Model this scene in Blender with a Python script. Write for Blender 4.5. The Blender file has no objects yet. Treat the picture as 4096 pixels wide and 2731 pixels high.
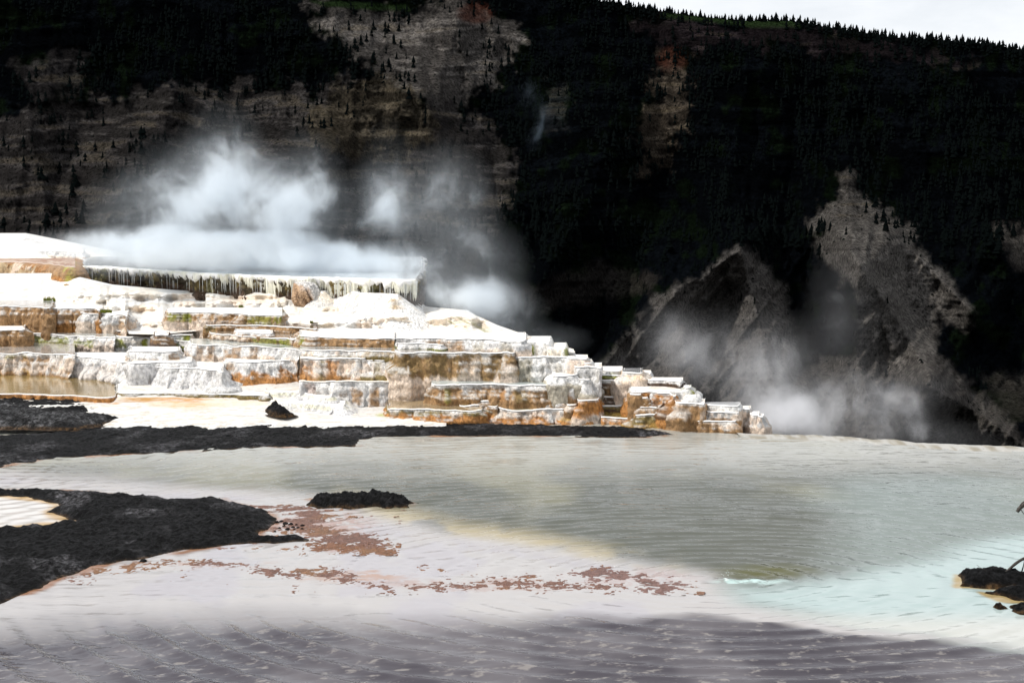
import bpy, math
import numpy as np
from math import radians

# ------------------------------------------------------------------ camera, world, sun, exposure
SC = bpy.context.scene
COL = SC.collection
FPX, CX, CY, H = 5120.0, 2048.0, 1365.5, 6.0
PITCH = math.atan((CY - 836.0) / FPX)
cam_d = bpy.data.cameras.new('camera'); cam = bpy.data.objects.new('camera', cam_d); COL.objects.link(cam)
cam_d.sensor_width = 36.0; cam_d.lens = 45.0; cam_d.clip_start = 0.1; cam_d.clip_end = 6000.0
cam.location = (0, 0, H); cam.rotation_euler = (math.pi/2 - PITCH, 0, 0)
SC.camera = cam

SUN_EL, SUN_AZ = radians(52.0), radians(-104.0)      # azimuth from +Y towards +X
world = bpy.data.worlds.new('World'); SC.world = world; world.use_nodes = True
wn, wl = world.node_tree.nodes, world.node_tree.links
for n in list(wn): wn.remove(n)
wout = wn.new('ShaderNodeOutputWorld')
sky = wn.new('ShaderNodeTexSky'); sky.sky_type = 'NISHITA'; sky.sun_disc = False
sky.sun_elevation = SUN_EL; sky.sun_rotation = SUN_AZ % (2*math.pi); sky.air_density = 1.0; sky.dust_density = 1.5
bg1 = wn.new('ShaderNodeBackground'); bg1.inputs['Strength'].default_value = 0.085
wl.new(sky.outputs[0], bg1.inputs['Color'])
bg2 = wn.new('ShaderNodeBackground'); bg2.inputs['Color'].default_value = (0.96, 0.975, 1.0, 1); bg2.inputs['Strength'].default_value = 1.03
wtc = wn.new('ShaderNodeTexCoord'); wmp = wn.new('ShaderNodeMapping'); wmp.inputs['Scale'].default_value = (1.0, 1.0, 3.0)
wno = wn.new('ShaderNodeTexNoise'); wno.inputs['Scale'].default_value = 2.2; wno.inputs['Detail'].default_value = 7.0; wno.inputs['Roughness'].default_value = 0.6
wmr = wn.new('ShaderNodeMapRange'); wmr.inputs['From Min'].default_value = 0.33; wmr.inputs['From Max'].default_value = 0.62
wmr.inputs['To Min'].default_value = 0.5; wmr.inputs['To Max'].default_value = 0.95
wmx = wn.new('ShaderNodeMixShader')
wl.new(wtc.outputs['Generated'], wmp.inputs['Vector']); wl.new(wmp.outputs[0], wno.inputs['Vector'])
wl.new(wno.outputs['Fac'], wmr.inputs['Value']); wl.new(wmr.outputs[0], wmx.inputs[0])
wl.new(bg1.outputs[0], wmx.inputs[1]); wl.new(bg2.outputs[0], wmx.inputs[2]); wl.new(wmx.outputs[0], wout.inputs[0])

sun_d = bpy.data.lights.new('sun', 'SUN'); sun_d.energy = 3.6; sun_d.angle = radians(0.6); sun_d.color = (1.0, 0.95, 0.88)
sun = bpy.data.objects.new('sun', sun_d); COL.objects.link(sun)
from mathutils import Vector
sdir = Vector((math.sin(SUN_AZ)*math.cos(SUN_EL), math.cos(SUN_AZ)*math.cos(SUN_EL), math.sin(SUN_EL)))
sun.rotation_euler = sdir.to_track_quat('Z', 'Y').to_euler(); sun.location = sdir * 60

vs = SC.view_settings; vs.view_transform = 'Standard'; vs.look = 'None'; vs.exposure = 0.15; vs.gamma = 1.0; vs.use_curve_mapping = False
cy = SC.cycles
cy.max_bounces = 6; cy.diffuse_bounces = 3; cy.glossy_bounces = 2; cy.transparent_max_bounces = 16
cy.volume_bounces = 2; cy.volume_step_rate = 0.5; cy.volume_max_steps = 128; cy.use_adaptive_sampling = True; cy.adaptive_threshold = 0.035
cy.use_denoising = True; cy.sample_clamp_indirect = 6.0; cy.sample_clamp_direct = 12.0
cy.caustics_reflective = False; cy.caustics_refractive = False

# ------------------------------------------------------------------ helpers
def rays(x, y):
    """forward distance 1 along +Y: X per metre, drop per metre"""
    xc = (np.asarray(x, float) - CX)/FPX; yc = -(np.asarray(y, float) - CY)/FPX
    dy = math.cos(PITCH) + yc*math.sin(PITCH); dz = -math.sin(PITCH) + yc*math.cos(PITCH)
    return xc/dy, -dz/dy
def on_plane(x, y, z=0.0):
    rx, t = rays(x, y); d = (H - z)/t
    return rx*d, d
def proj(X, Y, Z):
    dz = Z - H; c, s = math.cos(PITCH), math.sin(PITCH)
    fw = Y*c - dz*s; up = Y*s + dz*c
    return CX + FPX*X/fw, CY - FPX*up/fw

def _h(ix, iy, iz, seed):
    n = (ix.astype(np.int64)*73856093) ^ (iy.astype(np.int64)*19349663) ^ (iz.astype(np.int64)*83492791) ^ (seed*2654435)
    n = (n ^ (n >> 13)) * 1274126177 & 0x7fffffff
    n = (n ^ (n >> 16)) & 0xffffff
    return n / float(0xffffff)
def vnoise(x, y, z=0.0, seed=0):
    x, y, z = np.broadcast_arrays(np.asarray(x, float), np.asarray(y, float), np.asarray(z, float))
    x0, y0, z0 = np.floor(x), np.floor(y), np.floor(z)
    fx, fy, fz = x-x0, y-y0, z-z0
    fx, fy, fz = [f*f*(3-2*f) for f in (fx, fy, fz)]
    r = 0
    for i in (0, 1):
        for j in (0, 1):
            for k in (0, 1):
                w = (fx if i else 1-fx)*(fy if j else 1-fy)*(fz if k else 1-fz)
                r = r + w*_h(x0+i, y0+j, z0+k, seed)
    return r
def fbm(x, y, z=0.0, seed=0, octv=4, rough=0.5):
    a, s, t, f = 1.0, 0.0, 0.0, 1.0
    for o in range(octv):
        s = s + a*vnoise(np.asarray(x)*f + 17.3*o, np.asarray(y)*f + 5.1*o, np.asarray(z)*f, seed+o*7)
        t += a; a *= rough; f *= 2.03
    return s/t
def sst(e0, e1, v):
    t = np.clip((v-e0)/(e1-e0), 0, 1); return t*t*(3-2*t)
def sdf(px, py, poly):
    """signed distance, positive inside"""
    poly = np.asarray(poly, float); d = np.full(px.shape, 1e18); ins = np.zeros(px.shape, bool)
    n = len(poly)
    for i in range(n):
        ax, ay = poly[i]; bx, by = poly[(i+1) % n]
        ex, ey = bx-ax, by-ay
        t = np.clip(((px-ax)*ex + (py-ay)*ey)/(ex*ex+ey*ey+1e-12), 0, 1)
        d = np.minimum(d, (px-ax-t*ex)**2 + (py-ay-t*ey)**2)
        if ay != by:
            c = ((ay > py) != (by > py)) & (px < (bx-ax)*(py-ay)/(by-ay) + ax)
            ins ^= c
    d = np.sqrt(d); return np.where(ins, d, -d)
def mixc(c, col, f):
    return c*(1-f[..., None]) + np.asarray(col, float)*f[..., None]

def make_mesh(name, V, F, mat, col=None, smooth=True, parent=None):
    V = np.asarray(V, np.float32); F = np.asarray(F, np.int32)
    me = bpy.data.meshes.new(name)
    me.vertices.add(len(V)); me.vertices.foreach_set('co', V.ravel())
    k = F.shape[1]; me.loops.add(F.size); me.loops.foreach_set('vertex_index', F.ravel())
    me.polygons.add(len(F)); me.polygons.foreach_set('loop_start', np.arange(0, F.size, k, dtype=np.int32))
    me.polygons.foreach_set('loop_total', np.full(len(F), k, np.int32))
    me.update(calc_edges=True)
    if smooth: me.polygons.foreach_set('use_smooth', np.ones(len(F), bool))
    if col is not None:
        at = me.color_attributes.new('col', 'FLOAT_COLOR', 'POINT')
        c = np.ones((len(V), 4), np.float32); c[:, :3] = np.clip(col, 0, 1); at.data.foreach_set('color', c.ravel())
    if mat: me.materials.append(mat)
    o = bpy.data.objects.new(name, me); COL.objects.link(o)
    if parent: o.parent = parent
    return o
def grid_faces(nr, nc, keep=None):
    i = np.arange(nr-1)[:, None]*nc + np.arange(nc-1)[None, :]
    F = np.stack([i, i+1, i+nc+1, i+nc], -1).reshape(-1, 4)
    if keep is not None:
        k = keep.ravel(); F = F[k[F].any(1)]
        used = np.unique(F); return F, used
    return F
def sheet(name, X, Y, Z, mat, col=None, keep=None, parent=None, flip=False):
    nr, nc = X.shape
    V = np.stack([X, Y, Z], -1).reshape(-1, 3)
    c = None if col is None else col.reshape(-1, 3)
    if keep is not None:
        F, used = grid_faces(nr, nc, keep)
        re = np.full(len(V), -1, np.int64); re[used] = np.arange(len(used)); F = re[F]; V = V[used]
        if c is not None: c = c[used]
    else: F = grid_faces(nr, nc)
    if flip: F = F[:, ::-1]
    return make_mesh(name, V, F, mat, c, parent=parent)
def tag(o, label=None, cat=None, group=None, kind=None):
    if label: o['label'] = label
    if cat: o['category'] = cat
    if group: o['group'] = group
    if kind: o['kind'] = kind
    return o
def empty(name, loc=(0, 0, 0)):
    o = bpy.data.objects.new(name, None); COL.objects.link(o); o.location = loc; o.empty_display_size = 0.3; return o

# ------------------------------------------------------------------ materials
def newmat(name):
    m = bpy.data.materials.new(name); m.use_nodes = True
    nt = m.node_tree; b = nt.nodes['Principled BSDF']; return m, nt.nodes, nt.links, b
def coords(nd, lk, scale=(1, 1, 1)):
    g = nd.new('ShaderNodeNewGeometry'); mp = nd.new('ShaderNodeMapping'); mp.inputs['Scale'].default_value = scale
    lk.new(g.outputs['Position'], mp.inputs['Vector']); return mp.outputs[0]
def noise(nd, lk, vec, scale, detail=4, rough=0.55):
    n = nd.new('ShaderNodeTexNoise'); n.inputs['Scale'].default_value = scale; n.inputs['Detail'].default_value = detail
    n.inputs['Roughness'].default_value = rough; lk.new(vec, n.inputs['Vector']); return n.outputs['Fac']
def rng(nd, lk, v, a, b, c, d):
    m = nd.new('ShaderNodeMapRange'); m.inputs[1].default_value = a; m.inputs[2].default_value = b
    m.inputs[3].default_value = c; m.inputs[4].default_value = d; lk.new(v, m.inputs[0]); return m.outputs[0]
def mth(nd, lk, op, a, b=None):
    m = nd.new('ShaderNodeMath'); m.operation = op
    for i, v in enumerate((a, b)):
        if v is None: continue
        if isinstance(v, (int, float)): m.inputs[i].default_value = v
        else: lk.new(v, m.inputs[i])
    return m.outputs[0]
def vcolor(nd, lk, fac=None):
    a = nd.new('ShaderNodeVertexColor'); a.layer_name = 'col'
    if fac is None: return a.outputs[0]
    v = nd.new('ShaderNodeVectorMath'); v.operation = 'SCALE'; lk.new(a.outputs[0], v.inputs[0]); lk.new(fac, v.inputs['Scale'])
    return v.outputs[0]
def bump(nd, lk, b, h, strength, dist):
    bp = nd.new('ShaderNodeBump'); bp.inputs['Strength'].default_value = strength; bp.inputs['Distance'].default_value = dist
    lk.new(h, bp.inputs['Height']); lk.new(bp.outputs[0], b.inputs['Normal']); return bp

def mat_travertine(name, bs, rough, vscale=14.0, var=0.35):
    m, nd, lk, b = newmat(name)
    p = coords(nd, lk, (1, 1, 0.6))
    vo = nd.new('ShaderNodeTexVoronoi'); vo.inputs['Scale'].default_value = vscale; lk.new(p, vo.inputs['Vector'])
    vo.feature = 'F1'
    n1 = noise(nd, lk, p, 13, 7, 0.75)
    hgt = mth(nd, lk, 'SUBTRACT', mth(nd, lk, 'MULTIPLY', n1, 1.0), mth(nd, lk, 'MULTIPLY', vo.outputs['Distance'], 0.7))
    f = rng(nd, lk, n1, 0.36, 0.6, 1-var, 1+var*0.25)
    lk.new(vcolor(nd, lk, f), b.inputs['Base Color'])
    b.inputs['Roughness'].default_value = rough; b.inputs['Specular IOR Level'].default_value = 0.35
    bump(nd, lk, b, hgt, bs, 0.06); return m
M_wall = mat_travertine('travertine_wall', 1.0, 0.6, 11.0, 0.45)
M_tread = mat_travertine('travertine_tread', 0.25, 0.5, 6.0, 0.10)
def mat_crust():
    m, nd, lk, b = newmat('black_crust')
    p = coords(nd, lk)
    n1 = noise(nd, lk, p, 9, 9, 0.8); n2 = noise(nd, lk, p, 3.0, 5, 0.6)
    f = mth(nd, lk, 'ADD', rng(nd, lk, n1, 0.46, 0.66, 0.15, 3.2), rng(nd, lk, n2, 0.4, 0.7, -0.1, 0.4))
    lk.new(vcolor(nd, lk, f), b.inputs['Base Color']); b.inputs['Roughness'].default_value = 0.6
    b.inputs['Specular IOR Level'].default_value = 0.12
    bump(nd, lk, b, n1, 1.0, 0.16); return m
M_crust = mat_crust()
def mat_hill():
    m, nd, lk, b = newmat('hillside_rock')
    p = coords(nd, lk); ps = coords(nd, lk, (0.6, 0.6, 2.2))
    n1 = noise(nd, lk, p, 0.34, 8, 0.8); n2 = noise(nd, lk, ps, 0.05, 5, 0.7)
    f = mth(nd, lk, 'MULTIPLY', rng(nd, lk, n1, 0.38, 0.64, 0.1, 2.0), rng(nd, lk, n2, 0.35, 0.65, 0.8, 1.2))
    lk.new(vcolor(nd, lk, f), b.inputs['Base Color']); b.inputs['Roughness'].default_value = 1.0
    b.inputs['Specular IOR Level'].default_value = 0.0
    bump(nd, lk, b, n1, 0.8, 4.0); return m
M_hill = mat_hill()
def mat_plain(name, c, rough=0.8, spec=0.3, nscale=0, var=0.4, bs=0.0):
    m, nd, lk, b = newmat(name); b.inputs['Roughness'].default_value = rough; b.inputs['Specular IOR Level'].default_value = spec
    b.inputs['Base Color'].default_value = (*c, 1)
    if nscale:
        p = coords(nd, lk); n = noise(nd, lk, p, nscale, 5, 0.65)
        mx = nd.new('ShaderNodeMix'); mx.data_type = 'RGBA'
        mx.inputs[6].default_value = (*[v*(1-var) for v in c], 1); mx.inputs[7].default_value = (*[min(1, v*(1+var)) for v in c], 1)
        lk.new(n, mx.inputs[0]); lk.new(mx.outputs[2], b.inputs['Base Color'])
        if bs: bump(nd, lk, b, n, bs, 0.05)
    return m
M_conifer = mat_plain('conifer_needles', (0.0019, 0.0028, 0.0028), 1.0, 0.0)  # near-black needles: cloud shadow over the hill is put into the colour
M_algae = mat_travertine('algae_slime', 0.5, 0.55, 30.0, 0.35)
M_wood = mat_plain('wet_dead_wood', (0.03, 0.024, 0.018), 0.5, 0.4, 12, 0.6, 0.5)
M_drip = mat_plain('mineral_drip', (0.74, 0.73, 0.62), 0.35, 0.5, 9, 0.25)
M_thread = mat_plain('falling_water', (0.8, 0.82, 0.8), 0.1, 0.8)
M_moss = mat_plain('green_algae_tuft', (0.16, 0.18, 0.02), 0.8, 0.2, 20, 0.7, 0.6)
M_foam = mat_plain('water_foam', (0.6, 0.68, 0.66), 0.25, 0.6, 15, 0.1)

SPR = on_plane(2905, 2318)         # the boiling spring
def mat_pool():
    m, nd, lk, b = newmat('hot_spring_water')
    g = nd.new('ShaderNodeNewGeometry')
    s = nd.new('ShaderNodeVectorMath'); s.operation = 'SUBTRACT'; lk.new(g.outputs['Position'], s.inputs[0]); s.inputs[1].default_value = (float(SPR[0]), float(SPR[1]), 0)
    a = nd.new('ShaderNodeAttribute'); a.attribute_name = 'calm'
    a2 = nd.new('ShaderNodeAttribute'); a2.attribute_name = 'fleck'
    c2 = coords(nd, lk, (0.9, 4.2, 1)); rip = noise(nd, lk, c2, 1.0, 4, 0.6)
    c4 = coords(nd, lk, (2.2, 9.0, 1)); rip2 = noise(nd, lk, c4, 1.0, 2, 0.5)
    hh = mth(nd, lk, 'ADD', mth(nd, lk, 'MULTIPLY', rip, 0.014), mth(nd, lk, 'MULTIPLY', rip2, 0.005))
    hh = mth(nd, lk, 'MULTIPLY', hh, a.outputs['Fac'])
    bump(nd, lk, b, hh, 1.0, 1.0)
    fl = nd.new('ShaderNodeTexNoise'); fl.inputs['Scale'].default_value = 1.0; fl.inputs['Detail'].default_value = 4; fl.inputs['Roughness'].default_value = 0.7
    c3 = coords(nd, lk, (3.0, 8.0, 1)); lk.new(c3, fl.inputs['Vector'])
    ff = mth(nd, lk, 'MULTIPLY', rng(nd, lk, fl.outputs['Fac'], 0.565, 0.64, 0, 0.5), a2.outputs['Fac'])
    mx = nd.new('ShaderNodeMix'); mx.data_type = 'RGBA'; lk.new(ff, mx.inputs[0]); lk.new(vcolor(nd, lk), mx.inputs[6]); mx.inputs[7].default_value = (0.30, 0.28, 0.26, 1)
    lk.new(mx.outputs[2], b.inputs['Base Color'])
    b.inputs['Roughness'].default_value = 0.02; b.inputs['IOR'].default_value = 1.33
    return m
M_pool = mat_pool()
def mat_basin():
    m, nd, lk, b = newmat('terrace_pool_water')
    c = coords(nd, lk, (1.0, 5.0, 1)); n = noise(nd, lk, c, 1.3, 3, 0.5); bump(nd, lk, b, n, 0.12, 0.05)
    lk.new(vcolor(nd, lk), b.inputs['Base Color']); b.inputs['Roughness'].default_value = 0.04; b.inputs['IOR'].default_value = 1.33
    return m
M_basin = mat_basin()

# ------------------------------------------------------------------ hillside
RIDGE = np.array([(-1500, -560), (0, -420), (900, -300), (1500, -160), (2000, -60), (2440, 12), (2600, 40), (2760, 62), (2950, 84), (3150, 84), (3280, 105), (3450, 130),
                  (3560, 150), (3740, 158), (3900, 172), (4096, 200), (4500, 260), (5400, 420)], float)
BARE = [  # bare scree and cliff: outline, colour
 ([(1230, 10), (1560, 45), (1700, 30), (1800, 0), (1880, 10), (2060, 110), (2080, 170), (1960, 330), (1800, 480), (1680, 400), (1560, 350), (1440, 250), (1330, 130)], (0.150, 0.138, 0.128), 1.0),
 ([(-100, 560), (120, 400), (420, 400), (700, 330), (1250, 360), (1420, 280), (1700, 420), (2000, 480), (2050, 700), (2000, 900), (1900, 1100), (1500, 1200), (-100, 1100)], (0.072, 0.066, 0.064), 0.8),
 ([(1350, 340), (1500, 300), (1700, 400), (1740, 560), (1600, 640), (1300, 600), (1250, 480)], (0.10, 0.085, 0.062), 0.9),
 ([(2640, 230), (2760, 230), (2770, 330), (2740, 480), (2680, 640), (2560, 700), (2560, 500), (2620, 380)], (0.085, 0.070, 0.055), 0.9),
 ([(2520, 100), (2700, 70), (3200, 120), (3500, 160), (3860, 240), (3880, 300), (3500, 220), (3000, 175), (2700, 190)], (0.035, 0.027, 0.03), 0.7),
 ([(3330, 780), (3400, 715), (3470, 760), (3560, 870), (3660, 1000), (3800, 1130), (3890, 1230), (3870, 1310), (3760, 1270), (3740, 1380), (3760, 1500), (3500, 1560), (3420, 1500), (3440, 1200), (3270, 1000), (3260, 900)], (0.140, 0.130, 0.120), 0.9),
 ([(2950, 995), (3010, 1010), (3120, 1140), (3170, 1260), (3180, 1420), (3300, 1640), (3200, 1790), (2400, 1790), (2420, 1460), (2520, 1330), (2640, 1190), (2780, 1120)], (0.125, 0.116, 0.108), 0.9),
 ([(3250, 1420), (3760, 1440), (3980, 1620), (4110, 1790), (3100, 1790)], (0.105, 0.096, 0.088), 0.8),
 ([(2050, 1180), (2400, 1050), (2640, 1110), (2560, 1180), (2150, 1250)], (0.05, 0.045, 0.04), 0.55),
 ([(3990, 900), (4200, 950), (4200, 1100), (4060, 1050)], (0.10, 0.09, 0.08), 0.7),
 ([(3940, 1500), (4200, 1480), (4200, 1700), (4000, 1650)], (0.05, 0.046, 0.04), 0.6),
 ([(2180, 330), (2260, 360), (2280, 520), (2180, 520)], (0.04, 0.045, 0.05), 0.5),
 ([(60, 250), (330, 230), (330, 400), (120, 420)], (0.05, 0.046, 0.046), 0.6),
]
SPURS = [  # crest line of each spur, relief towards the viewer in metres, half width in pixels
 ([(2960, 1000), (2820, 1100), (2640, 1190), (2480, 1380), (2400, 1500)], 26, 90),
 ([(2960, 1000), (3010, 1180), (3060, 1400), (3160, 1780)], 55, 230),
 ([(2700, 1180), (2740, 1400), (2800, 1780)], 40, 200),
 ([(3400, 730), (3520, 860), (3700, 1060), (3890, 1250)], 45, 130),
 ([(3320, 880), (3440, 1060), (3600, 1300), (3720, 1500)], 60, 190),
 ([(3440, 1060), (3420, 1400), (3520, 1780)], 50, 190),
 ([(3700, 1540), (3860, 1620), (4096, 1780)], 35, 120),
 ([(1850, 30), (1780, 240), (1700, 400)], 30, 200),
 ([(1250, 50), (1450, 260), (1700, 420), (1800, 650), (2000, 900)], 45, 160),
 ([(700, 350), (560, 620), (420, 900)], 50, 220), ([(100, 400), (160, 800), (220, 1100)], 40, 200),
 ([(1300, 600), (1200, 850), (1100, 1100)], 45, 210), ([(2450, 500), (2350, 800), (2150, 1150)], 60, 230),
 ([(3000, 200), (2950, 500), (2900, 800)], 50, 230), ([(3700, 250), (3800, 600), (4000, 1000)], 60, 260),
]
def polyl_dist(px, py, pts, ys=0.7):
    d = np.full(px.shape, 1e18)
    for (ax, ay), (bx, by) in zip(pts[:-1], pts[1:]):
        ay, by = ay*ys, by*ys; ex, ey = bx-ax, by-ay; yy = py*ys
        t = np.clip(((px-ax)*ex + (yy-ay)*ey)/(ex*ex+ey*ey), 0, 1)
        d = np.minimum(d, (px-ax-t*ex)**2 + (yy-ay-t*ey)**2)
    return np.sqrt(d)
def hill_depth(px, py):
    ry = np.interp(px, RIDGE[:, 0], RIDGE[:, 1])
    v = np.clip((1900-py)/(1900-ry), -0.2, 1.0)
    d = 880 + 640*v
    for pts, h, w in SPURS:
        wob = (fbm(px*0.006, py*0.006, 3.3, 5, 3)-0.5)*90
        q = np.clip(1 - (polyl_dist(px, py, pts) + wob*0.3)/w, 0, 1.2)
        d = d - (1.3+0.9*(py > 900))*h*q**1.05*sst(0, 0.08, 1-v)
    n = fbm(px*0.004, py*0.003, 0, 11, 6, 0.55) - 0.5
    lowr = sst(900, 1100, py)*sst(2200, 2500, px)
    g = 1-np.abs(2*fbm(px*0.011 + n*1.5, py*0.0028, 2.0, 21, 3)-1)      # gullies running down the slope
    g2 = 1-np.abs(2*fbm((px+0.75*py)*0.013, (py-0.75*px)*0.0022, 4, 25, 3)-1)
    d = d - (g2-.6)*26*lowr
    strat = fbm(px*0.0016, py*0.034 + n*2, 7, 31, 3) - 0.5
    d = d - (n*(70-38*lowr) + (g-0.6)*(26-8*lowr) + strat*14)*sst(0, 0.04, 1-v)
    return d
def bare_mask(px, py):
    wob = (fbm(px*0.02, py*0.02, 0, 41, 4, 0.6)-0.5)*np.where(py > 950, 80, 190)
    col = np.zeros(px.shape+(3,)); col[:] = (0.0030, 0.0040, 0.0054)  # forest floor colour lowered to carry the cloud shadow
    n = fbm(px*0.012, py*0.012, 3, 43, 4)
    col = mixc(col, (0.005, 0.009, 0.004), sst(0.52, 0.64, n)*0.8)
    m = np.zeros(px.shape)
    for poly, c, s in BARE:
        k = sst(-25, 25, sdf(px, py, poly) + wob)*s
        col = mixc(col, c, k); m = np.maximum(m*(1-k*0), k)
    return col, m
hx = np.arange(-700, 4800, 6.0); hv = np.linspace(0, 1, 335)
PXh, VV = np.meshgrid(hx, hv)
RYh = np.interp(PXh, RIDGE[:, 0], RIDGE[:, 1]); PYh = 1900 + (RYh-1900)*VV
Dh = hill_depth(PXh, PYh); rx, tt = rays(PXh, PYh)
colh, mh = bare_mask(PXh, PYh)
st = fbm(PXh*0.005, (PYh+120*fbm(PXh*0.002, PYh*0.002, 1, 57, 2))*0.045, 1, 51, 4, 0.6)
fine = fbm(PXh*0.06, PYh*0.06, 1, 53, 3, 0.6)
colh = (0.40+0.32*sst(650, 950, PYh)*sst(2200, 2600, PXh))[..., None]*colh*(0.62 + 1.0*sst(0.5, 0.6, st)*(1-.8*sst(600, 720, PYh)*sst(2200, 2500, PXh))*(PYh < 1000)[...] + 0.22*(PYh >= 1000))[..., None]*(0.55+0.9*fine)[..., None]  # low leading factor paints the cloud shadow into the hill's colour
colh = mixc(colh, (0.06, 0.022, 0.014), sst(-20, 30, 70-np.hypot(PXh-1900, (PYh-55)*1.6))*0.6)
colh = mixc(colh, (0.045, 0.018, 0.012), sst(-20, 30, 60-np.hypot(PXh-2690, (PYh-240)*1.2))*0.6)
colh = mixc(colh, (0.05, 0.04, 0.024), sst(0.6, 0.7, st)*mh*0.5*(PYh < 900))
colh = mixc(colh, (0.012, 0.022, 0.008), sst(-10, 10, sdf(PXh, PYh, [(2650, 52), (2780, 60), (3000, 70), (3180, 75), (3200, 110), (3000, 110), (2900, 95), (2640, 70)]))*0.9)
colh = mixc(colh, (0.012, 0.022, 0.008), sst(-8, 8, sdf(PXh, PYh, [(1240, 5), (1400, 10), (1620, 20), (1640, 45), (1500, 42), (1290, 25)]))*0.9)
hill = sheet('hillside', rx*Dh, Dh, H-tt*Dh, M_hill, colh, flip=False)
tag(hill, kind='structure')
# the far side, so the ridge has a back
bx = hx[::6]; ryb = np.interp(bx, RIDGE[:, 0], RIDGE[:, 1]); rbx, rbt = rays(bx, ryb)
d0 = hill_depth(bx, ryb); Zb = H - rbt*d0
Xb = np.stack([rbx*d0, rbx*d0*1.02, rbx*d0*1.3]); Yb = np.stack([d0+0*bx, d0+30, d0+500]); Zb3 = np.stack([Zb-0.3, Zb-4, Zb-260])
tag(sheet('hill_back', Xb, Yb, Zb3, M_hill, np.full(Xb.shape+(3,), 0.03)), kind='structure')
# the slope falling from the terraces to the valley
gx = np.linspace(-1, 1, 60); gy = np.array([30, 44, 60, 90, 150, 300, 600, 905.])
GX, GY = np.meshgrid(gx, gy); GZ = np.interp(GY, [30, 44, 60, 905], [-2.4, -3.6, -8.0, -176]) ; GX = GX*(60+GY*0.75)
tag(sheet('valley_slope', GX, GY, GZ, M_hill, np.full(GX.shape+(3,), 0.04)), kind='structure')

# ------------------------------------------------------------------ conifers
def conifer_mesh(name, seed, tiers=4, sides=7):
    rs = np.random.RandomState(seed); V = []; F = []
    V += [(-.025, -.015, -0.06), (.025, -.015, -0.06), (0, .03, -0.06), (0, 0, .3)]; F += [(0, 1, 3), (1, 2, 3), (2, 0, 3)]
    for t in range(tiers):
        z0 = 0.06 + 0.74*t/tiers; z1 = z0 + 0.44*(1-t/tiers*0.45); r = 0.23*(1-t/tiers)**0.8 + 0.035
        if t == tiers-1: z1 = 1.0
        b = len(V)
        for k in range(sides):
            a = 2*math.pi*(k+rs.rand()*0.5)/sides; rr = r*(0.6+0.7*rs.rand())
            V.append((rr*math.cos(a), rr*math.sin(a), z0 + (rs.rand()-0.5)*0.09))
        V.append((0, 0, z1))
        F += [(b+k, b+(k+1) % sides, b+sides) for k in range(sides)]
    return np.array(V), np.array(F)
CONES = [conifer_mesh('c', s, 4 if s % 2 else 5) for s in range(6)]
CLOW = [conifer_mesh('c', 20+s, 2, 5) for s in range(5)]
rs = np.random.RandomState(7)
ridge_t = []
x = 2380.0
while x < 4600:
    x += 7 + rs.rand()*11
    ridge_t.append((x, -1.0, 5.0 + 6.0*rs.rand()**1.5 + (1.5 if 3000 < x < 3300 else 0)))
N = 26000
tx = rs.uniform(-150, 4300, N); ty = rs.uniform(-20, 1650, N)
cc, mm = bare_mask(tx, ty)
clump = fbm(tx*0.008, ty*0.006, 5, 61, 4)
dens = np.where(mm < 0.3, 0.62, np.where(ty < 950, 0.17, 0.075))*sst(0.34, 0.6, clump)
dens *= np.where(ty > 1000, 0.42, 1.0)*np.where((tx > 3300) & (ty > 1000), 0.7, 1.0)
grass = (sdf(tx, ty, [(2640, 45), (3200, 70), (3220, 120), (2900, 105), (2640, 75)]) > 0) | (sdf(tx, ty, [(1230, 0), (1650, 15), (1640, 50), (1290, 30)]) > 0)
dens = np.where(grass, 0.03, dens)
ok = (rs.rand(N) < dens) & (ty > np.interp(tx, RIDGE[:, 0], RIDGE[:, 1])+10)
tx, ty, mm = tx[ok], ty[ok], mm[ok]
th = np.where(ty > 1050, 3.0 + 5*rs.rand(len(tx)), 6.5 + 6.5*rs.rand(len(tx)))
td = hill_depth(tx, ty); trx, ttt = rays(tx, ty)
TP = np.stack([trx*td, td, H-ttt*td-0.5], -1)
# second row behind the skyline
big = np.argsort(-(th/td) + (tx < 0)*1 + (tx > 4096)*1)[:110]
small = np.setdiff1d(np.arange(len(tx)), big)
cone_me = []
for i, (v, f) in enumerate(CONES):
    o = make_mesh('pine_tree', v, f, M_conifer, smooth=False); cone_me.append(o.data); bpy.data.objects.remove(o)
def add_tree(p, h, label, grp):
    o = bpy.data.objects.new('pine_tree', cone_me[rs.randint(6)]); COL.objects.link(o)
    o.location = p; w = h*(1.0+0.6*rs.rand()); o.scale = (w, w, h); o.rotation_euler = (0, 0, rs.rand()*6.28)
    tag(o, label, 'tree', grp)
nr = 0
for (x, dy, h) in ridge_t:
    ry = float(np.interp(x, RIDGE[:, 0], RIDGE[:, 1])) + 2
    d = float(hill_depth(np.array([x]), np.array([ry]))[0]) ; a, t = rays(x, ry)
    add_tree((float(a)*d, d+2, H-float(t)*d-0.8), h, 'small dark conifer in the row on the skyline ridge', 'conifers along the skyline')
for i in big:
    add_tree(TP[i], float(th[i]), 'dark conifer standing among others on the shaded hillside', 'conifers on the hillside')
def joined(name, P, S, protos, mat, rsd):
    Vs, Fs, n = [], [], 0
    for p, s in zip(P, S):
        v, f = protos[rsd.randint(len(protos))]; a = rsd.rand()*6.28; w = s*(0.75+0.45*rsd.rand())
        c, q = math.cos(a)*w, math.sin(a)*w
        vv = np.stack([v[:, 0]*c - v[:, 1]*q, v[:, 0]*q + v[:, 1]*c, v[:, 2]*s], -1) + p
        Vs.append(vv); Fs.append(f+n); n += len(v)
    return make_mesh(name, np.concatenate(Vs), np.concatenate(Fs), mat, smooth=False)
rs2 = np.random.RandomState(3)
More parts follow.
